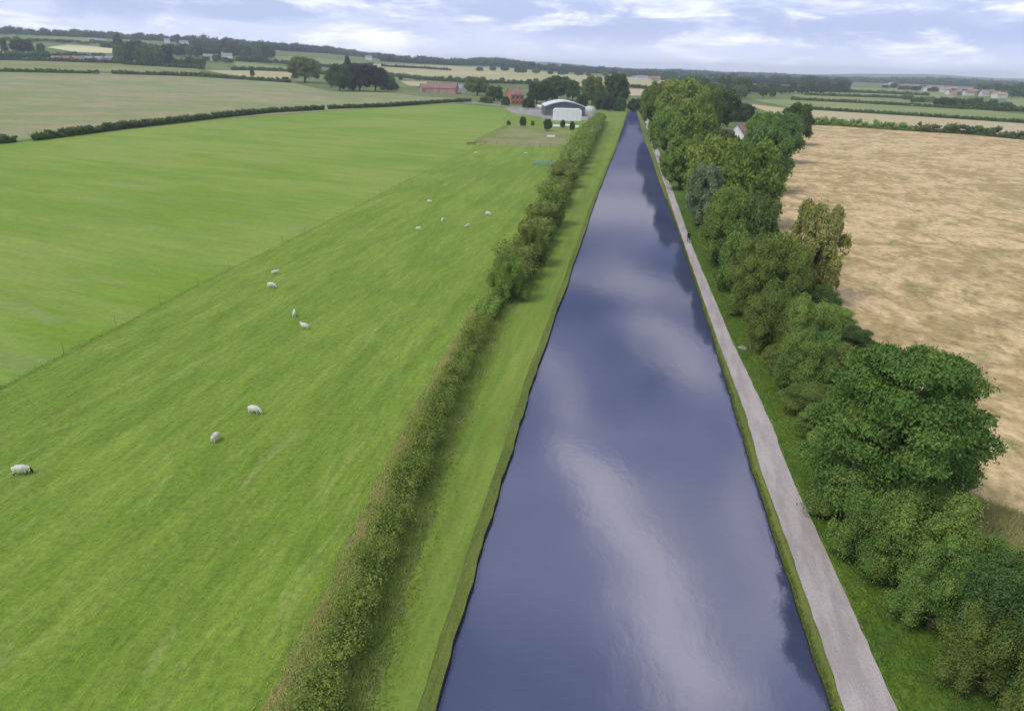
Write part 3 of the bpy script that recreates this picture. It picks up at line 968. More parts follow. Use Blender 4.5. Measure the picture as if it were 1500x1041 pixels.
# ---- trees round the farm and in the fields
FG = 'trees round the farm'
FT = [
 (447, 121, 84, 48, L_MID, 'broad', 'round bright green tree alone at the top of the hay field', 'broadleaf_tree'),
 (498, 134, 94, 40, L_DARK, 'broad', 'dark tree at the left of the spiky dark group', 'broadleaf_tree'),
 (511, 132, 82, 26, L_DARK, 'conifer', 'tall dark pine with spiky top poking above the dark group', 'pine_tree'),
 (527, 134, 94, 44, L_PURP, 'broad', 'purplish dark tree in the middle of the spiky dark group', 'broadleaf_tree'),
 (550, 134, 97, 40, L_PURP, 'broad', 'brownish dark tree at the right of the spiky dark group', 'broadleaf_tree'),
 (568, 132, 112, 34, L_DARK, 'shrub', 'low dark bush trailing off right of the spiky dark group', 'bush'),
 (699, 140, 113, 36, L_MID, 'broad', 'green tree between the long red roofed barns and the red brick house', 'broadleaf_tree'),
 (724, 148, 124, 30, L_DARK, 'shrub', 'dark bush just left of the red brick house', 'bush'),
 (786, 152, 122, 32, L_DARK, 'broad', 'dark tree just right of the red brick house', 'broadleaf_tree'),
 (816, 146, 112, 46, L_DARK, 'broad', 'broad dark tree right behind the arched barn', 'broadleaf_tree'),
 (867, 154, 112, 36, L_MID, 'broad', 'left of the two large round trees by the far end of the canal', 'broadleaf_tree'),
 (901, 158, 109, 40, L_DARK, 'broad', 'right of the two large round trees by the far end of the canal', 'broadleaf_tree'),
 (892, 162, 138, 24, L_PURP, 'shrub', 'dusky bush at the foot of the two large round trees', 'bush'),
 (908, 163, 140, 22, L_DARK, 'shrub', 'dark bush at the top of the mown verge', 'bush'),
 (930, 163, 143, 30, L_DARK, 'shrub', 'dark bush closing the far end of the canal', 'bush'),
 (947, 168, 138, 24, L_DARK, 'shrub', 'dark bush at the far end of the towpath', 'bush'),
 (745, 183, 176, 7, L_DARK, 'shrub', 'tiny round sapling alone left of the yard trees', 'sapling'),
 (766, 187, 171, 10, L_DARK, 'broad', 'young upright tree in the paddock in front of the yard', 'sapling'),
 (802, 192, 174, 13, L_DARK, 'broad', 'young tree in front of the white shed, left corner', 'sapling'),
 (824, 188, 176, 8, L_DARK, 'broad', 'young tree in front of the white shed, under its middle', 'sapling'),
 (838, 193, 178, 8, L_DARK, 'broad', 'slim young tree in front of the right corner of the white shed', 'sapling'),
 (741, 156, 140, 16, L_DARK, 'shrub', 'low dark bush at the left foot of the red brick house', 'bush'),
 (774, 160, 141, 22, L_DARK, 'shrub', 'dark bush between the red brick house and the arched barn', 'bush'),
 (800, 152, 118, 30, L_DARK, 'broad', 'dark tree filling the gap between the two trees behind the arched barn', 'broadleaf_tree'),
 (838, 148, 118, 22, L_DARK, 'broad', 'narrow dark tree at the right of the group behind the arched barn', 'broadleaf_tree'),
 (852, 156, 136, 20, L_DARK, 'shrub', 'dark bush behind the right corner of the arched barn', 'bush'),
 (880, 160, 132, 30, L_DARK, 'shrub', 'dark undergrowth bush between the two large round trees', 'bush'),
 (712, 151, 140, 26, L_OLIVE, 'shrub', 'olive bush left of the red brick house, in front of the green tree', 'bush'),
 (780, 184, 176, 7, L_MID, 'shrub', 'small bush by the yard edge', 'sapling'),
 (1118, 143, 128, 12, L_DARK, 'far', 'small dark tree left of a pair in the far yellow green field', 'broadleaf_tree'),
 (1131, 144, 129, 10, L_DARK, 'far', 'small dark tree right of a pair in the far yellow green field', 'broadleaf_tree'),
 (370, 113, 103, 7, L_DARK, 'far', 'tiny dark tree standing alone in the pale crop strip', 'broadleaf_tree'),
 (35, 80, 58, 34, L_DARK, 'far', 'dark pointed tree clump at the far left hillside', 'broadleaf_tree'),
 (8, 80, 56, 10, L_DARK, 'far', 'thin dark tree at the left edge on the hillside', 'broadleaf_tree'),
 (61, 79, 64, 12, L_MID, 'far', 'small tree right of the dark pointed clump on the hillside', 'broadleaf_tree'),
 (418, 121, 112, 14, L_PURP, 'shrub', 'brown bush at the foot of the round bright tree', 'bush'),
]
for bx, by, ty, wp, m_, kd, lb, nm in FT:
    tree(bx, by, ty, wp, m_, kd, lb, nm, {'bush': 'bush', 'sapling': 'small tree'}.get(nm, 'tree'), FG if bx > 600 and bx < 960 else None)

# trees one can tell apart in the far woods (individual, sharing meshes)
rg = random.Random(42)


def scatter(n, x0, x1, f0, f1, hpx, wpx, mats, label, group, kinds=('far',)):
    for k in range(n):
        px = x0 + (x1 - x0) * (k + rg.uniform(.1, .9)) / n
        u = (px - x0) / (x1 - x0)
        by = f0 + (f1 - f0) * u + rg.uniform(-1.5, 1.5)
        hp = hpx * rg.uniform(.7, 1.25)
        tree(px, by, by - hp, wpx * rg.uniform(.75, 1.3), rg.choice(mats), rg.choice(kinds), label, 'broadleaf_tree', 'tree', group)


DK = [L_DARK, L_FAR, L_BLUE]
scatter(11, 172, 250, 92, 98, 28, 20, DK, 'dark tree of the tall wood on the left beyond the hay field', 'trees of the tall dark wood on the left')
scatter(5, 170, 184, 82, 84, 28, 7, DK, 'slim dark tree at the left end of the tall wood', 'slim trees at the end of the dark wood')
scatter(26, 250, 400, 83, 86, 16, 14, DK, 'dark tree among the village houses on the left hill', 'trees among the village houses on the hill')
scatter(14, 285, 395, 73, 76, 13, 13, DK, 'dark tree on the crest above the village', 'trees on the crest above the village')
scatter(10, 250, 300, 96, 101, 12, 13, DK, 'tree in front of the village beyond the hay field', 'trees in front of the village')
scatter(30, -20, 170, 50, 53, 5, 9, DK, 'small tree on the far left skyline', 'trees along the far left skyline')
scatter(26, 0, 170, 60, 66, 5, 9, [L_FAR, L_MID], 'small tree on the far left hillside', 'trees on the far left hillside')
scatter(22, 1040, 1240, 138, 137, 16, 15, DK, 'dark tree of the far wood behind the tree belt', 'trees of the far wood behind the belt')
scatter(14, 1000, 1090, 140, 145, 24, 20, DK, 'dark tree behind the tall bright tree of the belt', 'dark trees behind the far belt')
scatter(14, 1370, 1480, 156, 161, 13, 13, DK, 'tree in the row below the town on the right', 'trees in the row below the town')
scatter(12, 1470, 1560, 143, 146, 15, 15, DK, 'tree at the right edge beyond the town', 'trees at the right edge beyond the town')
scatter(12, 1320, 1400, 148, 155, 8, 9, [L_FAR, L_MID], 'small tree in a far hedge on the right', 'small trees in the far hedge on the right')
scatter(14, 560, 800, 117, 124, 7, 9, DK, 'small tree in the hedge below the golden crop', 'small trees in the hedge below the golden crop')
scatter(16, 700, 950, 104, 117, 8, 11, DK, 'small tree along the top of the golden crop', 'small trees along the top of the golden crop')

scatter(24, 1295, 1480, 129, 143, 7, 10, DK, 'small tree standing among the houses of the distant town', 'trees among the houses of the distant town')
scatter(11, 300, 395, 91, 92, 9, 11, DK, 'tree in front of the village houses', 'trees in front of the village houses')
# far-off woods that read as masses
def wood(pts, h, wd, label, seed, mat=L_FAR, leaf=2.0, per=1.1):
    hedge('distant_wood', [hit(*p) for p in pts], wd, h, mat, label, 'wood', None, leaf, per, seed, kind='stuff', rough=.5)


wood([(-60, 47), (60, 50), (150, 52), (260, 62)], 12, 24, 'wooded skyline on the far left hill', 61)
wood([(260, 63), (340, 68), (420, 75), (520, 82), (600, 88)], 13, 26, 'wooded skyline above the pale fields left of the farm', 62)
wood([(560, 90), (680, 96), (780, 102), (880, 108), (960, 112)], 12, 26, 'dark line of woods above the golden crop', 63)
wood([(690, 92), (730, 91), (780, 94), (850, 100), (930, 106), (1000, 108)], 15, 34, 'wooded low hill behind the farm', 64)
wood([(960, 117), (1000, 119), (1080, 122), (1180, 125), (1240, 126)], 12, 30, 'far wood above the tree belt', 65)
wood([(1080, 114), (1200, 119), (1300, 122), (1400, 126), (1520, 131), (1650, 135)], 13, 34, 'flat line of far woods on the right horizon', 66)
wood([(960, 110), (1100, 114), (1250, 119), (1400, 124), (1560, 129)], 14, 50, 'farthest woods along the right horizon', 67)
wood([(1440, 138), (1500, 141), (1600, 146)], 12, 24, 'wood at the right edge below the town', 68)
wood([(150, 70), (250, 76), (330, 78), (400, 84)], 8, 20, 'scrub between the village houses', 69)
wood([(0, 84), (60, 84), (110, 86), (170, 88)], 5, 12, 'scrub round the low brown farm buildings', 70)

# ---------------------------------------------------------------- buildings
WHITE = surf_mat('white_sheet', (0.80, 0.82, 0.84), 0.6, 0.05, 0.4)
OFFW = surf_mat('cream_render', (0.62, 0.60, 0.54), 0.8, 0.08, 0.5)
BRICK = surf_mat('red_brick', (0.42, 0.17, 0.12), 0.9, 0.2, 0.8)
PINKB = surf_mat('pink_brick', (0.42, 0.26, 0.22), 0.9, 0.2, 0.3)
TILE = surf_mat('brown_tile', (0.27, 0.165, 0.135), 0.9, 0.25, 0.5)
SLATE = surf_mat('grey_slate', (0.26, 0.26, 0.29), 0.8, 0.15, 0.5)
DARKM = surf_mat('dark_cladding', (0.13, 0.13, 0.14), 0.8, 0.15, 0.4)
ROOFW = surf_mat('pale_roof_sheet', (0.62, 0.66, 0.72), 0.5, 0.08, 0.3)
GLASS = surf_mat('window_glass', (0.05, 0.06, 0.07), 0.15, 0.1, 1, 0.5)
WOOD = surf_mat('weathered_wood', (0.22, 0.17, 0.12), 0.9, 0.25, 5)
TEAL = surf_mat('teal_metal', (0.16, 0.33, 0.33), 0.5, 0.1, 3)
GREYP = surf_mat('grey_rail', (0.50, 0.50, 0.50), 0.8, 0.1, 3)
STONE = surf_mat('pale_stone', (0.30, 0.27, 0.24), 0.9, 0.3, 4)


def house(p, w_, d_, h_, rh, rz, wall, roof, name, label, wins=3, floors=2, chim=True, group=None, cat='house'):
    root = empty(name, p, rz)
    tag(root, label, cat, group)
    b = MB()
    x, y_ = w_ / 2, d_ / 2
    b.add([(-x, -y_, -2), (x, -y_, -2), (x, y_, -2), (-x, y_, -2), (-x, -y_, h_), (x, -y_, h_), (x, y_, h_), (-x, y_, h_), (-x, 0, h_ + rh), (x, 0, h_ + rh)],
          [(0, 1, 5, 4), (2, 3, 7, 6), (1, 2, 6, 9, 5), (3, 0, 4, 8, 7), (4, 5, 9, 8), (6, 7, 8, 9), (0, 3, 2, 1)])
    b.build('wall', wall, root)
    r = MB()
    e = 0.4
    sl = rh / y_
    for s_ in (-1, 1):
        o = [(-x - e, s_ * (y_ + e), h_ - e * sl + .05), (x + e, s_ * (y_ + e), h_ - e * sl + .05), (x + e, s_ * 0.0, h_ + rh + .05), (-x - e, s_ * 0.0, h_ + rh + .05)]
        u = [(a, c, z + .22) for a, c, z in o]
        r.add(o + u, [(0, 1, 2, 3), (4, 7, 6, 5), (0, 4, 5, 1), (1, 5, 6, 2), (2, 6, 7, 3), (3, 7, 4, 0)])
    ro = r.build('roof', roof, root)
    if chim:
        c = MB()
        c.box(x * .6, x * .6 + .9, -.45, .45, h_ + rh - 1, h_ + rh + 1.2)
        c.build('chimney', wall, ro)
    if wins:
        for side in (-1, 1):
            for fl in range(floors):
                for k in range(wins):
                    wx = -x + w_ * (k + .5) / wins
                    z0 = 0.9 + fl * (h_ - .2) / floors
                    m = MB()
                    yy = side * (y_ + .03)
                    m.box(wx - .55, wx + .55, min(yy, yy - side * .06), max(yy, yy - side * .06), z0, z0 + 1.2)
                    m.build('window', GLASS, root)
        dm = MB()
        dm.box(-x + w_ * .5 / wins + 1.1, -x + w_ * .5 / wins + 2.0, -y_ - .05, -y_ + .02, 0, 2.0)
        dm.build('door', WOOD, root)
    return root


# red brick house at the farm
p = hit(754, 153)
house(p, 10, 8, 6.5, 3.6, R(28), BRICK, TILE, 'brick_house', 'red brick farmhouse with tiled roof among the farm trees')
p = hit(648, 137)
house(p, 26, 12, 4.5, 4.5, R(-8), PINKB, TILE, 'farm_barn', 'long pinkish farm barn with red tiled roof left of the farm trees', 0, 1, False, cat='barn')
p = hit(626, 135)
house(p, 12, 9, 3.5, 3.5, R(20), PINKB, TILE, 'farm_barn', 'smaller red roofed outbuilding at the left end of the long pinkish barn', 0, 1, False, cat='barn')
p = hit(672, 137)
house(p, 10, 8, 4.0, 3.2, R(-25), OFFW, SLATE, 'farm_barn', 'pale outbuilding with grey roof at the right end of the long pinkish barn', 0, 1, False, cat='barn')

# arched barn
p = hit(828, 171)
mp_ = mpp(p)
root = empty('arched_barn', p + Vector((0, 6, 0)), R(3))
tag(root, 'large grey farm barn with shallow curved pale roof behind the white shed', 'barn')
W2 = 30 * mp_
prof = []
for k in range(13):
    u = -1 + 2 * k / 12
    prof.append((u * W2, 4.6 + 2.6 * (1 - abs(u) ** 1.7)))
b = MB()
n = len(prof)
D = 22
vs = [(x_, 0, z_) for x_, z_ in prof] + [(W2, 0, -1), (-W2, 0, -1)]
vs += [(x_, D, z_) for x_, z_ in prof] + [(W2, D, -1), (-W2, D, -1)]
m_ = n + 2
fs = [tuple(range(m_)), tuple(range(2 * m_ - 1, m_ - 1, -1)), (n - 1, n, n + m_, n - 1 + m_), (n + 1, 0, m_, n + 1 + m_)]
b.add(vs, fs)
b.build('wall', DARKM, root)
r = MB()
for k in range(n - 1):
    (xa, za), (xb, zb) = prof[k], prof[k + 1]
    o = [(xa, -.8, za + .05), (xb, -.8, zb + .05), (xb, D + .5, zb + .05), (xa, D + .5, za + .05)]
    u = [(a, c, z + .45) for a, c, z in o]
    r.add(o + u, [(0, 3, 2, 1), (4, 5, 6, 7), (0, 1, 5, 4), (2, 3, 7, 6)] + ([(3, 0, 4, 7)] if k == 0 else []) + ([(1, 2, 6, 5)] if k == n - 2 else []))
r.build('roof', ROOFW, root)
d_ = MB()
d_.box(-W2 * .55, -W2 * .1, -.08, .0, -1, 3.6)
d_.build('door', surf_mat('door_grey', (.22, .22, .24), .7), root)

# white shed in front
p = hit(831, 177)
mp_ = mpp(p)
w2 = 20.5 * mp_
root = empty('white_shed', p, R(1))
tag(root, 'bright white box shaped shed with rounded roof edge standing in front of the arched barn', 'shed')
b = MB()
pr = [(-w2, -.5), (w2, -.5), (w2, 4.6), (w2 - .3, 5.2), (w2 - 1.0, 5.6), (-w2 + 1.0, 5.6), (-w2 + .3, 5.2), (-w2, 4.6)]
k = len(pr)
b.add([(x_, 0, z_) for x_, z_ in pr] + [(x_, 5, z_) for x_, z_ in pr], [tuple(range(k)), tuple(range(2 * k - 1, k - 1, -1))] + [(i, i + k, (i + 1) % k + k, (i + 1) % k) for i in range(k)])
b.build('wall', WHITE, root)
for i in range(1, 6):
    s_ = MB()
    x_ = -w2 + 2 * w2 * i / 6
    s_.box(x_ - .05, x_ + .05, -.05, -.003, 0, 5.4)
    s_.build('panel_seam', surf_mat('seam', (.6, .62, .65), .7) if i == 1 else bpy.data.materials['seam'], root)

# pale round tank / dome
p = hit(863, 168)
root = empty('domed_tank', p)
tag(root, 'pale grey domed silo tank right of the white shed', 'tank')
rr = 9.0 * mpp(p)
b = MB()
pts_ = []
N_ = 18
prof2 = [(rr, -1), (rr, 1.8)] + [(rr * math.cos(a), 1.8 + rr * .85 * math.sin(a)) for a in [R(x) for x in (15, 30, 45, 60, 75, 87)]]
for r_, z_ in prof2:
    for k in range(N_):
        a = 2 * math.pi * k / N_
        pts_.append((r_ * math.cos(a), r_ * math.sin(a), z_))
fs = []
for j in range(len(prof2) - 1):
    for k in range(N_):
        fs.append((j * N_ + k, j * N_ + (k + 1) % N_, (j + 1) * N_ + (k + 1) % N_, (j + 1) * N_ + k))
fs.append(tuple((len(prof2) - 1) * N_ + k for k in range(N_)))
b.add(pts_, fs)
b.build('tank_body', surf_mat('tank_grey', (.50, .52, .48), .7, .12, .5), root, True)
b = MB()
b.tube([(rr + .25, 0, -1), (rr + .25, 0, 1.9), (rr * .75, 0, 1.8 + rr * .7)], [.12, .12, .12], 6)
b.build('ladder', GREYP, root)

# small white tank trailer
p = hit(790, 160)
root = empty('water_tank', p)
tag(root, 'small white rounded tank at the left side of the arched barn', 'tank')
b = MB()
b.tube([(-1.6, 0, 1.3), (-1.5, 0, 1.3), (1.5, 0, 1.3), (1.6, 0, 1.3)], [.9, 1.2, 1.2, .9], 14)
b.build('tank_body', WHITE, root, False)
b = MB()
b.box(-1.4, 1.4, -.8, .8, -.2, .2)
b.build('stand', GREYP, root)

# white sheeted bales / troughs on the grass
for k, (px, py, wm_, lb) in enumerate([(817, 187, 2.4, 'white wrapped bale row on the grass in front of the white shed, longest one'),
                                     (831, 186, 1.8, 'short white wrapped bale in front of the right half of the white shed'),
                                     (843, 188, 1.4, 'small white wrapped bale nearest the hedge end'),
                                     (807, 203, 1.5, 'pale low trough lying in the paddock')]):
    p = hit(px, py)
    b = MB()
    b.tube([(-wm_, 0, .5), (-wm_ + .1, 0, .55), (wm_ - .1, 0, .55), (wm_, 0, .5)], [.35, .6, .6, .35], 12)
    o = b.build('wrapped_bale' if k < 3 else 'trough', WHITE if k < 3 else OFFW, None)
    o.location = p
    tag(o, lb, 'bale' if k < 3 else 'trough', 'white bales by the shed' if k < 3 else None)

# cottage glimpsed in the belt
p = hit(1078, 222)
house(p, 7.5, 6, 5.2, 3.6, R(62), surf_mat('white_render', (.8, .8, .78), .8, .05), TILE, 'cottage', 'white gabled cottage with brown roof half hidden in the tree belt', 2, 1, False)

# village houses on the left hill and town on the right
HT = surf_mat('town_brick', (.42, .28, .22), .9, .2, .1)
VG = 'houses of the village on the left hill'
k = 0
for px, py, w_, wl, rf, lb in [
    (322, 84, 14, OFFW, TILE, 'pale house in the middle of the village on the left hill'),
    (333, 87, 16, WHITE, SLATE, 'white gabled house right of the middle of the village'),
    (310, 89, 22, OFFW, SLATE, 'long grey roofed farm building below the village'),
    (366, 79, 12, WHITE, SLATE, 'small white house at the right end of the village'),
    (378, 79, 12, OFFW, SLATE, 'small cream house at the far right end of the village'),
    (270, 66, 18, WHITE, SLATE, 'white house on the crest above the village, nearest the dark wood'),
    (245, 63, 12, WHITE, SLATE, 'small white house showing above the dark wood'),
    (395, 82, 12, HT, SLATE, 'dark brick house where the village ends by the pale field'),
    (143, 64, 12, WHITE, SLATE, 'small white farmhouse on the far left hillside'),
    (540, 88, 14, WHITE, SLATE, 'small white farmhouse on the skyline above the golden crop'),
    (775, 96, 16, WHITE, SLATE, 'left white house on the wooded hill behind the farm'),
    (785, 97, 14, WHITE, TILE, 'middle white house on the wooded hill behind the farm'),
    (796, 98, 16, WHITE, SLATE, 'right white house on the wooded hill behind the farm'),
    (940, 118, 22, OFFW, SLATE, 'long grey building beyond the end of the canal'),
    (960, 119, 18, HT, TILE, 'brick building beyond the end of the canal, right of the grey one'),
    (1092, 122, 14, WHITE, SLATE, 'small white house in the far wood above the tree belt')]:
    house(hit(px, py), w_, 9, 5.5, 3.5, rg.uniform(-.5, .5), wl, rf, 'house', lb, 0, 1, False, VG if px < 400 else None)
for i, (px, py) in enumerate([(84, 90), (98, 90), (113, 90), (128, 90), (143, 90), (158, 90)]):
    house(hit(px, py), 17 if i > 1 else 12, 9, 3.6, 2.4, R(-6), HT if i % 2 else OFFW, TILE if i < 3 else SLATE, 'farm_building',
          ['leftmost', 'second', 'third', 'fourth', 'fifth', 'rightmost'][i] + ' of the row of six low farm buildings below the cream field on the left', 0, 1, False, 'low farm buildings in a row', 'farm building')
TG = 'houses of the far town on the right'
for k in range(34):
    px = 1298 + (1470 - 1298) * k / 33 + rg.uniform(-2, 2)
    py = 127 + (px - 1298) * 0.075 + rg.uniform(-3, 3) + (2 if px > 1380 else 0)
    house(hit(px, py), rg.uniform(9, 17), 9, rg.uniform(4, 5.5), 2.8, rg.uniform(-.6, .6), rg.choice([OFFW, WHITE, HT, OFFW]), rg.choice([SLATE, TILE, HT]), 'house',
          'small house of the distant town on the right', 0, 1, False, TG)


# ---------------------------------------------------------------- fences
def post_fence(name, P, gap, ph, label, mat=WOOD, rails=(0.5, 0.95), pr_=0.05, rail_r=0.02):
    root = empty(name, (P[0][0], P[0][1], 0))
    tag(root, label, 'fence')
    o = Vector((P[0][0], P[0][1], 0))
    pm_ = MB()
    pm_.tube([(0, 0, -.1), (0, 0, ph)], [pr_, pr_ * .9], 6)
    pme = pm_.mesh('post')
    pme.materials.append(mat)
    rl = MB()
    cnt = 0
    for i in range(len(P) - 1):
        a, b = Vector((P[i][0], P[i][1], 0)), Vector((P[i + 1][0], P[i + 1][1], 0))
        L = (b - a).length
        nn = max(1, round(L / gap))
        for k in range(nn if i < len(P) - 2 else nn + 1):
            q = a.lerp(b, k / nn)
            if cnt < 100:
                po = bpy.data.objects.new('post', pme)
                COL.objects.link(po)
                po.parent = root
                po.location = q - o + Vector((0, 0, terrain(q.x, q.y)))
            cnt += 1
        for h_ in rails:
            rl.tube([a - o + Vector((0, 0, h_)), b - o + Vector((0, 0, h_))], [rail_r, rail_r], 5)
    rl.build('rail', mat, root)
    return root


post_fence('wire_fence', [hit(*p) for p in [(-60, 598), (0, 568), (170, 480), (336, 395), (500, 315), (600, 262), (735, 196)]], 7.0, 1.1,
           'thin post and wire fence running diagonally between bright meadow and sheep pasture', WOOD, (0.45, 0.8, 1.05), 0.025, 0.004)
post_fence('rail_fence', [hit(*p) for p in [(680, 152), (700, 153), (735, 157), (760, 160), (790, 164)]], 3.0, 1.3, 'pale rail fence at the top of the meadow leading to the farm yard', GREYP, (.5, .9, 1.25), .09, .07)
post_fence('rail_fence', [hit(*p) for p in [(746, 184), (720, 197), (696, 210), (760, 214), (822, 217)]], 4.0, 1.2, 'brown post fence round the paddock beside the hedge', WOOD, (.5, 1.0), .07, .035)
# teal hurdle pen
p = hit(796, 242)
root = empty('hurdle_pen', p, R(-4))
tag(root, 'teal metal sheep hurdle pen by the canal hedge', 'pen')
for side, (ax, ay, bx_, by_) in enumerate([(-2.6, -1.2, 2.6, -1.2), (-2.6, 1.2, 2.6, 1.2), (-2.6, -1.15, -2.6, 1.15), (2.6, -1.15, 2.6, 1.15)]):
    b = MB()
    for h_ in (.15, .38, .6, .85, 1.1):
        b.tube([(ax, ay, h_), (bx_, by_, h_)], [.035, .035], 5)
    L = math.hypot(bx_ - ax, by_ - ay)
    for k in range(int(L / 1.2) + 1):
        u = k / int(L / 1.2)
        b.tube([(ax + (bx_ - ax) * u, ay + (by_ - ay) * u, 0), (ax + (bx_ - ax) * u, ay + (by_ - ay) * u, 1.15)], [.04, .04], 5)
    b.build('hurdle', TEAL, root)
# field trough at the paddock corner
p = hit(690, 212)
root = empty('feed_trough', p, R(35))
tag(root, 'brown wooden feed trough at the corner of the paddock fence', 'trough')
b = MB()
b.box(-1.6, 1.6, -.35, -.28, .35, .75); b.box(-1.6, 1.6, .28, .35, .35, .75); b.box(-1.6, 1.6, -.28, .28, .30, .36)
b.box(-1.67, -1.6, -.35, .35, .30, .75); b.box(1.6, 1.67, -.35, .35, .30, .75)
BRN = surf_mat('brown_board', (.36, .21, .12), .9, .2, 4)
b.build('trough_box', BRN, root)
for x_ in (-1.3, 1.3):
    for y_ in (-.25, .25):
        b = MB(); b.box(x_ - .05, x_ + .05, y_ - .05, y_ + .05, 0, .30); b.build('leg', BRN, root)

# pale stone and leaning post on the verge
p = hit(1088, 511)
bm = bmesh.new()
bmesh.ops.create_icosphere(bm, subdivisions=3, radius=.5)
rs = random.Random(9)
from mathutils import noise as mn
for v in bm.verts:
    f = 1 + .35 * mn.noise(v.co * 2.3)
    v.co = Vector((v.co.x * .9 * f, v.co.y * .55 * f, v.co.z * .4 * f + .08))
me = bpy.data.meshes.new('stone'); bm.to_mesh(me); bm.free()
o = link('stone', me, STONE); o.location = p
tag(o, 'pale grey boulder in the verge grass beside the towpath', 'stone')
p = hit(1100, 512)
b = MB()
b.tube([(0, 0, -.1), (-.12, .05, .6), (-.3, .1, 1.15)], [.09, .08, .07], 8)
b.tube([(-.1, .04, .45), (.35, 0, .7)], [.05, .03], 6)
o = b.build('stump', WOOD); o.location = p
tag(o, 'leaning brown broken post beside the pale boulder on the verge', 'post')

# ---------------------------------------------------------------- animals and people
def skin_mesh(name, pts, edges, rad, sub=1, root_i=0):
    me = bpy.data.meshes.new(name)
    me.from_pydata(pts, edges, [])
    o = bpy.data.objects.new('tmp', me)
    COL.objects.link(o)
    md = o.modifiers.new('s', 'SKIN')
    md.use_smooth_shade = True
    for i, r_ in enumerate(rad):
        rr_ = r_ if isinstance(r_, tuple) else (r_, r_)
        me.skin_vertices[0].data[i].radius = rr_
        me.skin_vertices[0].data[i].use_root = (i == root_i)
    s_ = o.modifiers.new('d', 'SUBSURF')
    s_.levels = sub
    s_.render_levels = sub
    bpy.context.view_layer.update()
    ev_ = o.evaluated_get(bpy.context.evaluated_depsgraph_get())
    out = bpy.data.meshes.new_from_object(ev_)
    out.name = name
    bpy.data.objects.remove(o)
    out.shade_smooth()
    return out


FLEECE = surf_mat('fleece', (.62, .61, .50), .95, .10, 9, .1)
DARKF = surf_mat('dark_wool', (.035, .03, .028), .9, .2, 6)
FACE = surf_mat('pale_face', (.60, .56, .47), .9, .1, 6)


def sheep_mesh(pose, face):
    lie = pose == 'lying'
    bz = .38 if lie else .62
    if pose == 'grazing':
        nk, hd, mz = (.62, 0, bz - .02), (.78, 0, .34), (.86, 0, .14)
    elif pose == 'standing':
        nk, hd, mz = (.60, 0, bz + .16), (.74, 0, bz + .34), (.92, 0, bz + .27)
    else:
        nk, hd, mz = (.58, 0, bz + .14), (.70, 0, bz + .30), (.88, 0, bz + .22)
    P = [(-.05, 0, bz), (.28, 0, bz + .01), (.45, 0, bz + .03), nk, hd, mz, (-.35, 0, bz + .01), (-.55, 0, bz - .02), (-.66, 0, bz - .12)]
    E = [(0, 1), (1, 2), (2, 3), (3, 4), (4, 5), (0, 6), (6, 7), (7, 8)]
    Rd = [(.30, .30), (.28, .29), (.22, .24), (.135, .15), (.095, .105), (.055, .06), (.29, .30), (.19, .20), (.05, .06)]
    for sx, at in ((.36, 2), (-.46, 6)):
        for sy in (-.15, .15):
            i = len(P)
            if lie:
                P += [(sx, sy, .20), (sx + .18, sy * 1.2, .08), (sx + .02, sy * 1.25, .05)]
            elif sx > 0:
                P += [(sx, sy, .40), (sx + .01, sy, .22), (sx + .01, sy, .02)]
            else:
                P += [(sx, sy, .40), (sx - .07, sy, .26), (sx - .02, sy, .02)]
            E += [(at, i), (i, i + 1), (i + 1, i + 2)]
            Rd += [.085, .042, .035]
    for sy in (-1, 1):
        i = len(P)
        P.append((hd[0] - .03, sy * .17, hd[2] + .01))
        E.append((4, i))
        Rd.append(.03)
    me = skin_mesh('sheep', P, E, Rd, 2)
    me.materials.append(FLEECE)
    me.materials.append(face)
    for p_ in me.polygons:
        c = p_.center
        hx = (c - Vector(hd)).length
        if (c.z < .26 and not lie) or c.x > hd[0] - .06 and hx < .35 or (lie and c.z < .1):
            p_.material_index = 1
    return me


SM = {(a, b_): None for a in ('grazing', 'standing', 'lying') for b_ in (0, 1)}
for a in ('grazing', 'standing', 'lying'):
    SM[(a, 0)] = sheep_mesh(a, FACE)
    SM[(a, 1)] = sheep_mesh(a, DARKF)
SG = 'sheep grazing in the pasture'
for px, py, rz, pose, bl, sc_, lb in [
    (32, 695, 12, 'grazing', 1, 1.05, 'black faced white sheep grazing at the far left, nearest the bottom'),
    (316, 646, 84, 'grazing', 0, .95, 'round white sheep seen end on, alone below the diagonal pair'),
    (373, 606, -15, 'grazing', 0, 1.05, 'white sheep side on with head down to the right, nearest the low hedgerow'),
    (447, 482, 160, 'standing', 0, .95, 'cream sheep with a dark underside, just below another sheep in mid pasture'),
    (431, 464, 100, 'standing', 0, .9, 'small white sheep just above its neighbour in mid pasture'),
    (398, 422, -12, 'grazing', 0, 1.05, 'white sheep with lowered head, lower of the two nearest the fence'),
    (403, 401, 30, 'lying', 0, .95, 'white sheep lying down, upper of the two nearest the fence'),
    (613, 338, 5, 'standing', 1, .95, 'leftmost sheep of the far group, with dark legs'),
    (648, 326, 90, 'standing', 0, 1.0, 'bright white sheep facing away in the middle of the far group'),
    (684, 333, 60, 'lying', 0, .95, 'small white sheep lying in the far group, between the middle and the right one'),
    (715, 316, -25, 'grazing', 0, 1.1, 'white sheep nearest the canal hedgerow in the far group'),
    (629, 298, 175, 'standing', 1, 1.0, 'dark faced sheep at the back of the far group'),
    (697, 226, 10, 'grazing', 0, 1.1, 'tiny white sheep just below the paddock corner'),
    (770, 226, -5, 'lying', 0, 1.1, 'tiny white sheep lying close to the teal pen')]:
    o = bpy.data.objects.new('sheep', SM[(pose, bl)])
    COL.objects.link(o)
    o.location = hit(px, py)
    o.rotation_euler = (0, 0, R(rz))
    o.scale = (sc_ * 0.72,) * 3
    tag(o, lb, 'sheep', SG)

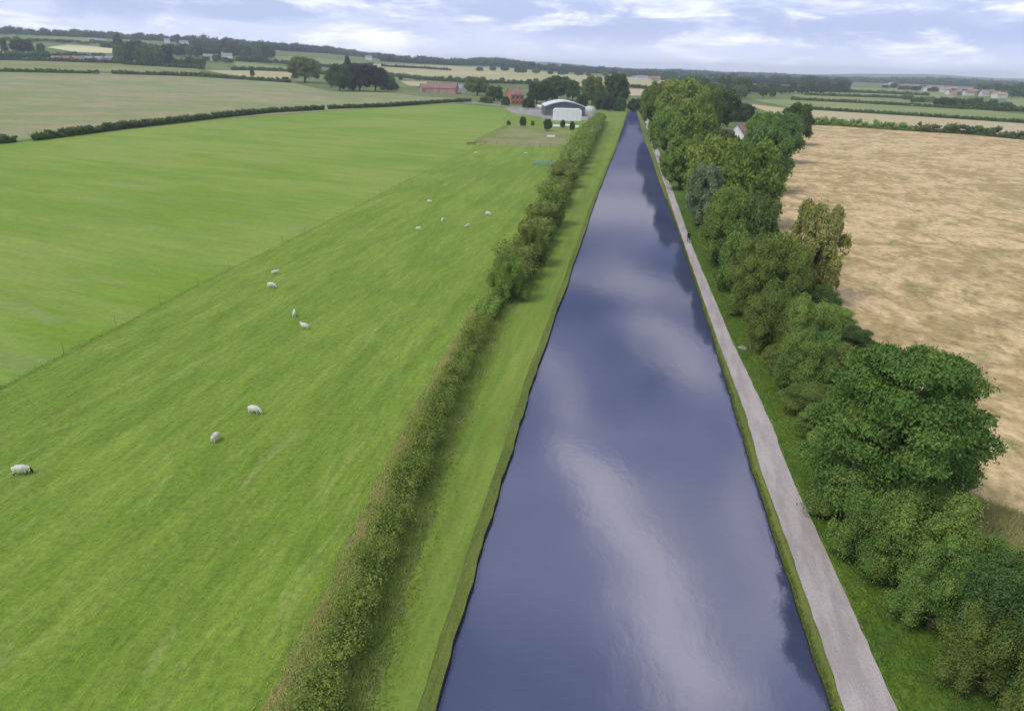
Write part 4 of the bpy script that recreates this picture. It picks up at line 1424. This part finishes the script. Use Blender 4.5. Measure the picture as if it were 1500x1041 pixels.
SKIN = surf_mat('skin', (.45, .28, .20), .6, .05)
HAIR = surf_mat('dark_hair', (.03, .02, .015), .7, .2, 20)


def person(px, py, rz, jacket, trousers, label, bag=True):
    root = empty('person', hit(px, py) + Vector((0, 0, .03)), R(rz))
    tag(root, label, 'person')
    # faces +Y, mid stride
    P = [(0, 0, .98), (0, .01, 1.12), (0, .01, 1.30), (0, .0, 1.43), (0, .02, 1.52), (0, .04, 1.60), (0, .045, 1.70),
         (-.10, .0, .92), (-.10, .17, .52), (-.10, .22, .10), (-.10, .36, .05),
         (.10, .0, .92), (.10, -.02, .50), (.10, -.30, .16), (.10, -.20, .06),
         (-.18, 0, 1.41), (-.24, -.12, 1.14), (-.25, -.06, .90), (-.25, -.03, .83),
         (.18, 0, 1.41), (.24, .08, 1.14), (.25, .24, .95), (.25, .29, .90), (0, .12, 1.60)]
    E = [(0, 1), (1, 2), (2, 3), (3, 4), (4, 5), (5, 6), (0, 7), (7, 8), (8, 9), (9, 10), (0, 11), (11, 12), (12, 13), (13, 14),
         (3, 15), (15, 16), (16, 17), (17, 18), (3, 19), (19, 20), (20, 21), (21, 22), (5, 23)]
    Rd = [(.17, .12), (.155, .115), (.18, .125), (.12, .09), (.055, .055), (.085, .095), (.075, .085),
          (.10, .10), (.062, .062), (.042, .042), (.04, .035), (.10, .10), (.062, .062), (.042, .042), (.04, .035),
          (.075, .075), (.052, .052), (.036, .036), (.036, .020), (.075, .075), (.052, .052), (.036, .036), (.036, .020), .022]
    me = skin_mesh('body', P, E, Rd, 2)
    # fingers joined to the palms
    bm = bmesh.new()
    bm.from_mesh(me)
    fb = MB()
    for hx, hy, hz, sg in ((-.25, -.03, .81, -1), (.25, .30, .88, 1)):
        for k in range(4):
            o_ = (k - 1.5) * .018
            L = (.07, .08, .075, .06)[k]
            fb.tube([(hx, hy + o_, hz), (hx - sg * .006, hy + o_, hz - L * .55), (hx - sg * .025, hy + o_, hz - L)], [.009, .008, .006], 6)
        fb.tube([(hx - sg * .01, hy + .03, hz + .02), (hx - sg * .03, hy + .055, hz - .01), (hx - sg * .04, hy + .055, hz - .03)], [.011, .009, .007], 6)
    tm = fb.mesh('f')
    bm.from_mesh(tm)
    bm.to_mesh(me)
    bm.free()
    for m in (SKIN, jacket, trousers, HAIR):
        me.materials.append(m)
    for p_ in me.polygons:
        c = p_.center
        if c.z < .10: p_.material_index = 3
        elif c.z < .93 and abs(c.x) < .20: p_.material_index = 2
        elif c.z < 1.49 and not (abs(c.x) > .2 and c.z < .90): p_.material_index = 1
        else: p_.material_index = 0
    link('body', me, None, root)
    bm = bmesh.new()
    bmesh.ops.create_icosphere(bm, subdivisions=3, radius=.108)
    for v in list(bm.verts):
        if v.co.y > .055 and v.co.z < .05: bm.verts.remove(v)
    for v in bm.verts: v.co += Vector((0, .03, 1.665))
    hm = bpy.data.meshes.new('hair'); bm.to_mesh(hm); bm.free()
    link('hair', hm, HAIR, root)
    return root


person(1008, 356, -8, surf_mat('black_coat', (.012, .013, .016), .8), surf_mat('black_trousers', (.015, .015, .018), .8),
       'walker in black coat and black trousers striding away on the towpath')
person(952, 211, 172, surf_mat('dark_coat', (.03, .025, .02), .8), surf_mat('tan_trousers', (.30, .20, .07), .8),
       'far off walker in dark coat and tan trousers where the towpath nears the end')

# ---------------------------------------------------------------- tall grasses
def blades(name, fn, n, h0, wd, mat, seed, label=None, cat='grass'):
    rs_ = np.random.RandomState(seed)
    P = np.array([fn(rs_) for _ in range(n)])
    h = h0 * (.5 + rs_.rand(n))
    a = rs_.rand(n) * 6.283
    lean = rs_.normal(size=(n, 2)) * .32
    dx, dy = np.cos(a) * wd, np.sin(a) * wd
    V = np.zeros((n, 3, 3))
    V[:, 0] = P + np.stack([dx, dy, np.zeros(n)], 1)
    V[:, 1] = P - np.stack([dx, dy, np.zeros(n)], 1)
    V[:, 2] = P + np.stack([lean[:, 0] * h, lean[:, 1] * h, h], 1)
    me = np_mesh(name, V.reshape(-1, 3), None, np.arange(3 * n).reshape(-1, 3))
    o = link(name, me, mat)
    return tag(o, label, cat, None, 'stuff')


STRAW = leaf_mat('straw', (0.52, 0.49, 0.17), (0.68, 0.63, 0.25), (0.30, 0.42, 0.08), 0.4, 0.6)
TUFT = leaf_mat('green_tuft', (0.168, 0.264, 0.044), (0.300, 0.384, 0.083), (0.3, 0.3, 0.12), 0.3, 0.5)
EDGE = leaf_mat('edge_grass', (0.10, 0.14, 0.025), (0.17, 0.19, 0.04), None, 0.3, 0.8)


def near_y(rs_, y0, y1):
    return y0 + (y1 - y0) * rs_.rand() ** 1.6


def f_straw(rs_):
    y_ = near_y(rs_, 8, 105)
    return (HX(y_) - 1.05 - abs(rs_.normal()) * (.4 + 6.0 / y_), y_, 0.0)


def f_tuft(rs_):
    y_ = near_y(rs_, 8, 120)
    return (HX(y_) + 0.8 + abs(rs_.normal()) * .85, y_, 0.0)


blades('dry_grass', f_straw, 15000, .22, .020, STRAW, 3, 'dry straw coloured grass along the pasture side of the low hedgerow')
blades('rough_grass', f_tuft, 36000, .30, .020, TUFT, 4, 'rough green grass between the low hedgerow and the mown verge')
# wire line grass along the meadow fence
FP = [hit(*p) for p in [(-60, 598), (0, 568), (170, 480), (336, 395), (500, 315), (600, 262)]]


def f_line(rs_):
    i = min(4, int(5 * rs_.rand() ** .8))
    q = FP[i].lerp(FP[i + 1], rs_.rand())
    return (q.x + rs_.normal() * .25, q.y + rs_.normal() * .25, 0)


blades('fence_grass', f_line, 4000, .10, .022, leaf_mat('dark_tuft', (0.13, 0.23, 0.030), (0.18, 0.28, 0.045)), 5, 'darker uncut grass under the diagonal wire fence')


def f_margin(rs_):
    u, v = rs_.rand(), rs_.rand()
    q = M0.lerp(M1, u).lerp(M2.lerp(M3, u), v)
    return (q.x, q.y, 0)


M0, M1, M2, M3 = hit(1390, 715), hit(1620, 800), hit(1440, 860), hit(1640, 960)
blades('margin_grass', f_margin, 24000, .40, .022, leaf_mat('margin_tuft', (0.24, 0.27, 0.07), (0.48, 0.42, 0.20), (0.18, 0.22, 0.05), 0.3, 0.5), 9, 'rough tan and green grass at the near corner of the ripe wheat field')


def f_vr(rs_):
    y_ = near_y(rs_, 8, 150)
    return (ev(qr, y_) + 0.1 + rs_.rand() * 4.5, y_, 0)


blades('verge_grass', f_vr, 60000, .16, .018, leaf_mat('verge_tuft', (0.07, 0.145, 0.02), (0.14, 0.22, 0.03), (0.19, 0.20, 0.05)), 6, 'long grass between the towpath verge and the bushes')


def f_edge(rs_):
    y_ = near_y(rs_, 8, 150)
    return (XR(y_) + rs_.rand() ** 2 * .25, y_, -.26 + .1 * rs_.rand())


blades('bank_grass', f_edge, 9000, .16, .018, EDGE, 7, 'grass fringe along the towpath edge of the canal')

# ---------------------------------------------------------------- air
hz = MB()
hz.box(-8800, 8800, -400, 8800, -2.5, 96)
hm = bpy.data.materials.new('haze')
hm.use_nodes = True
t = NT(hm.node_tree)
pv = t.put('ShaderNodeVolumePrincipled', Color=(0.80, 0.88, 1.0, 1), Density=0.00016)
t.put('ShaderNodeOutputMaterial', Volume=pv.outputs[0])
tag(hz.build('haze', hm), kind='stuff')
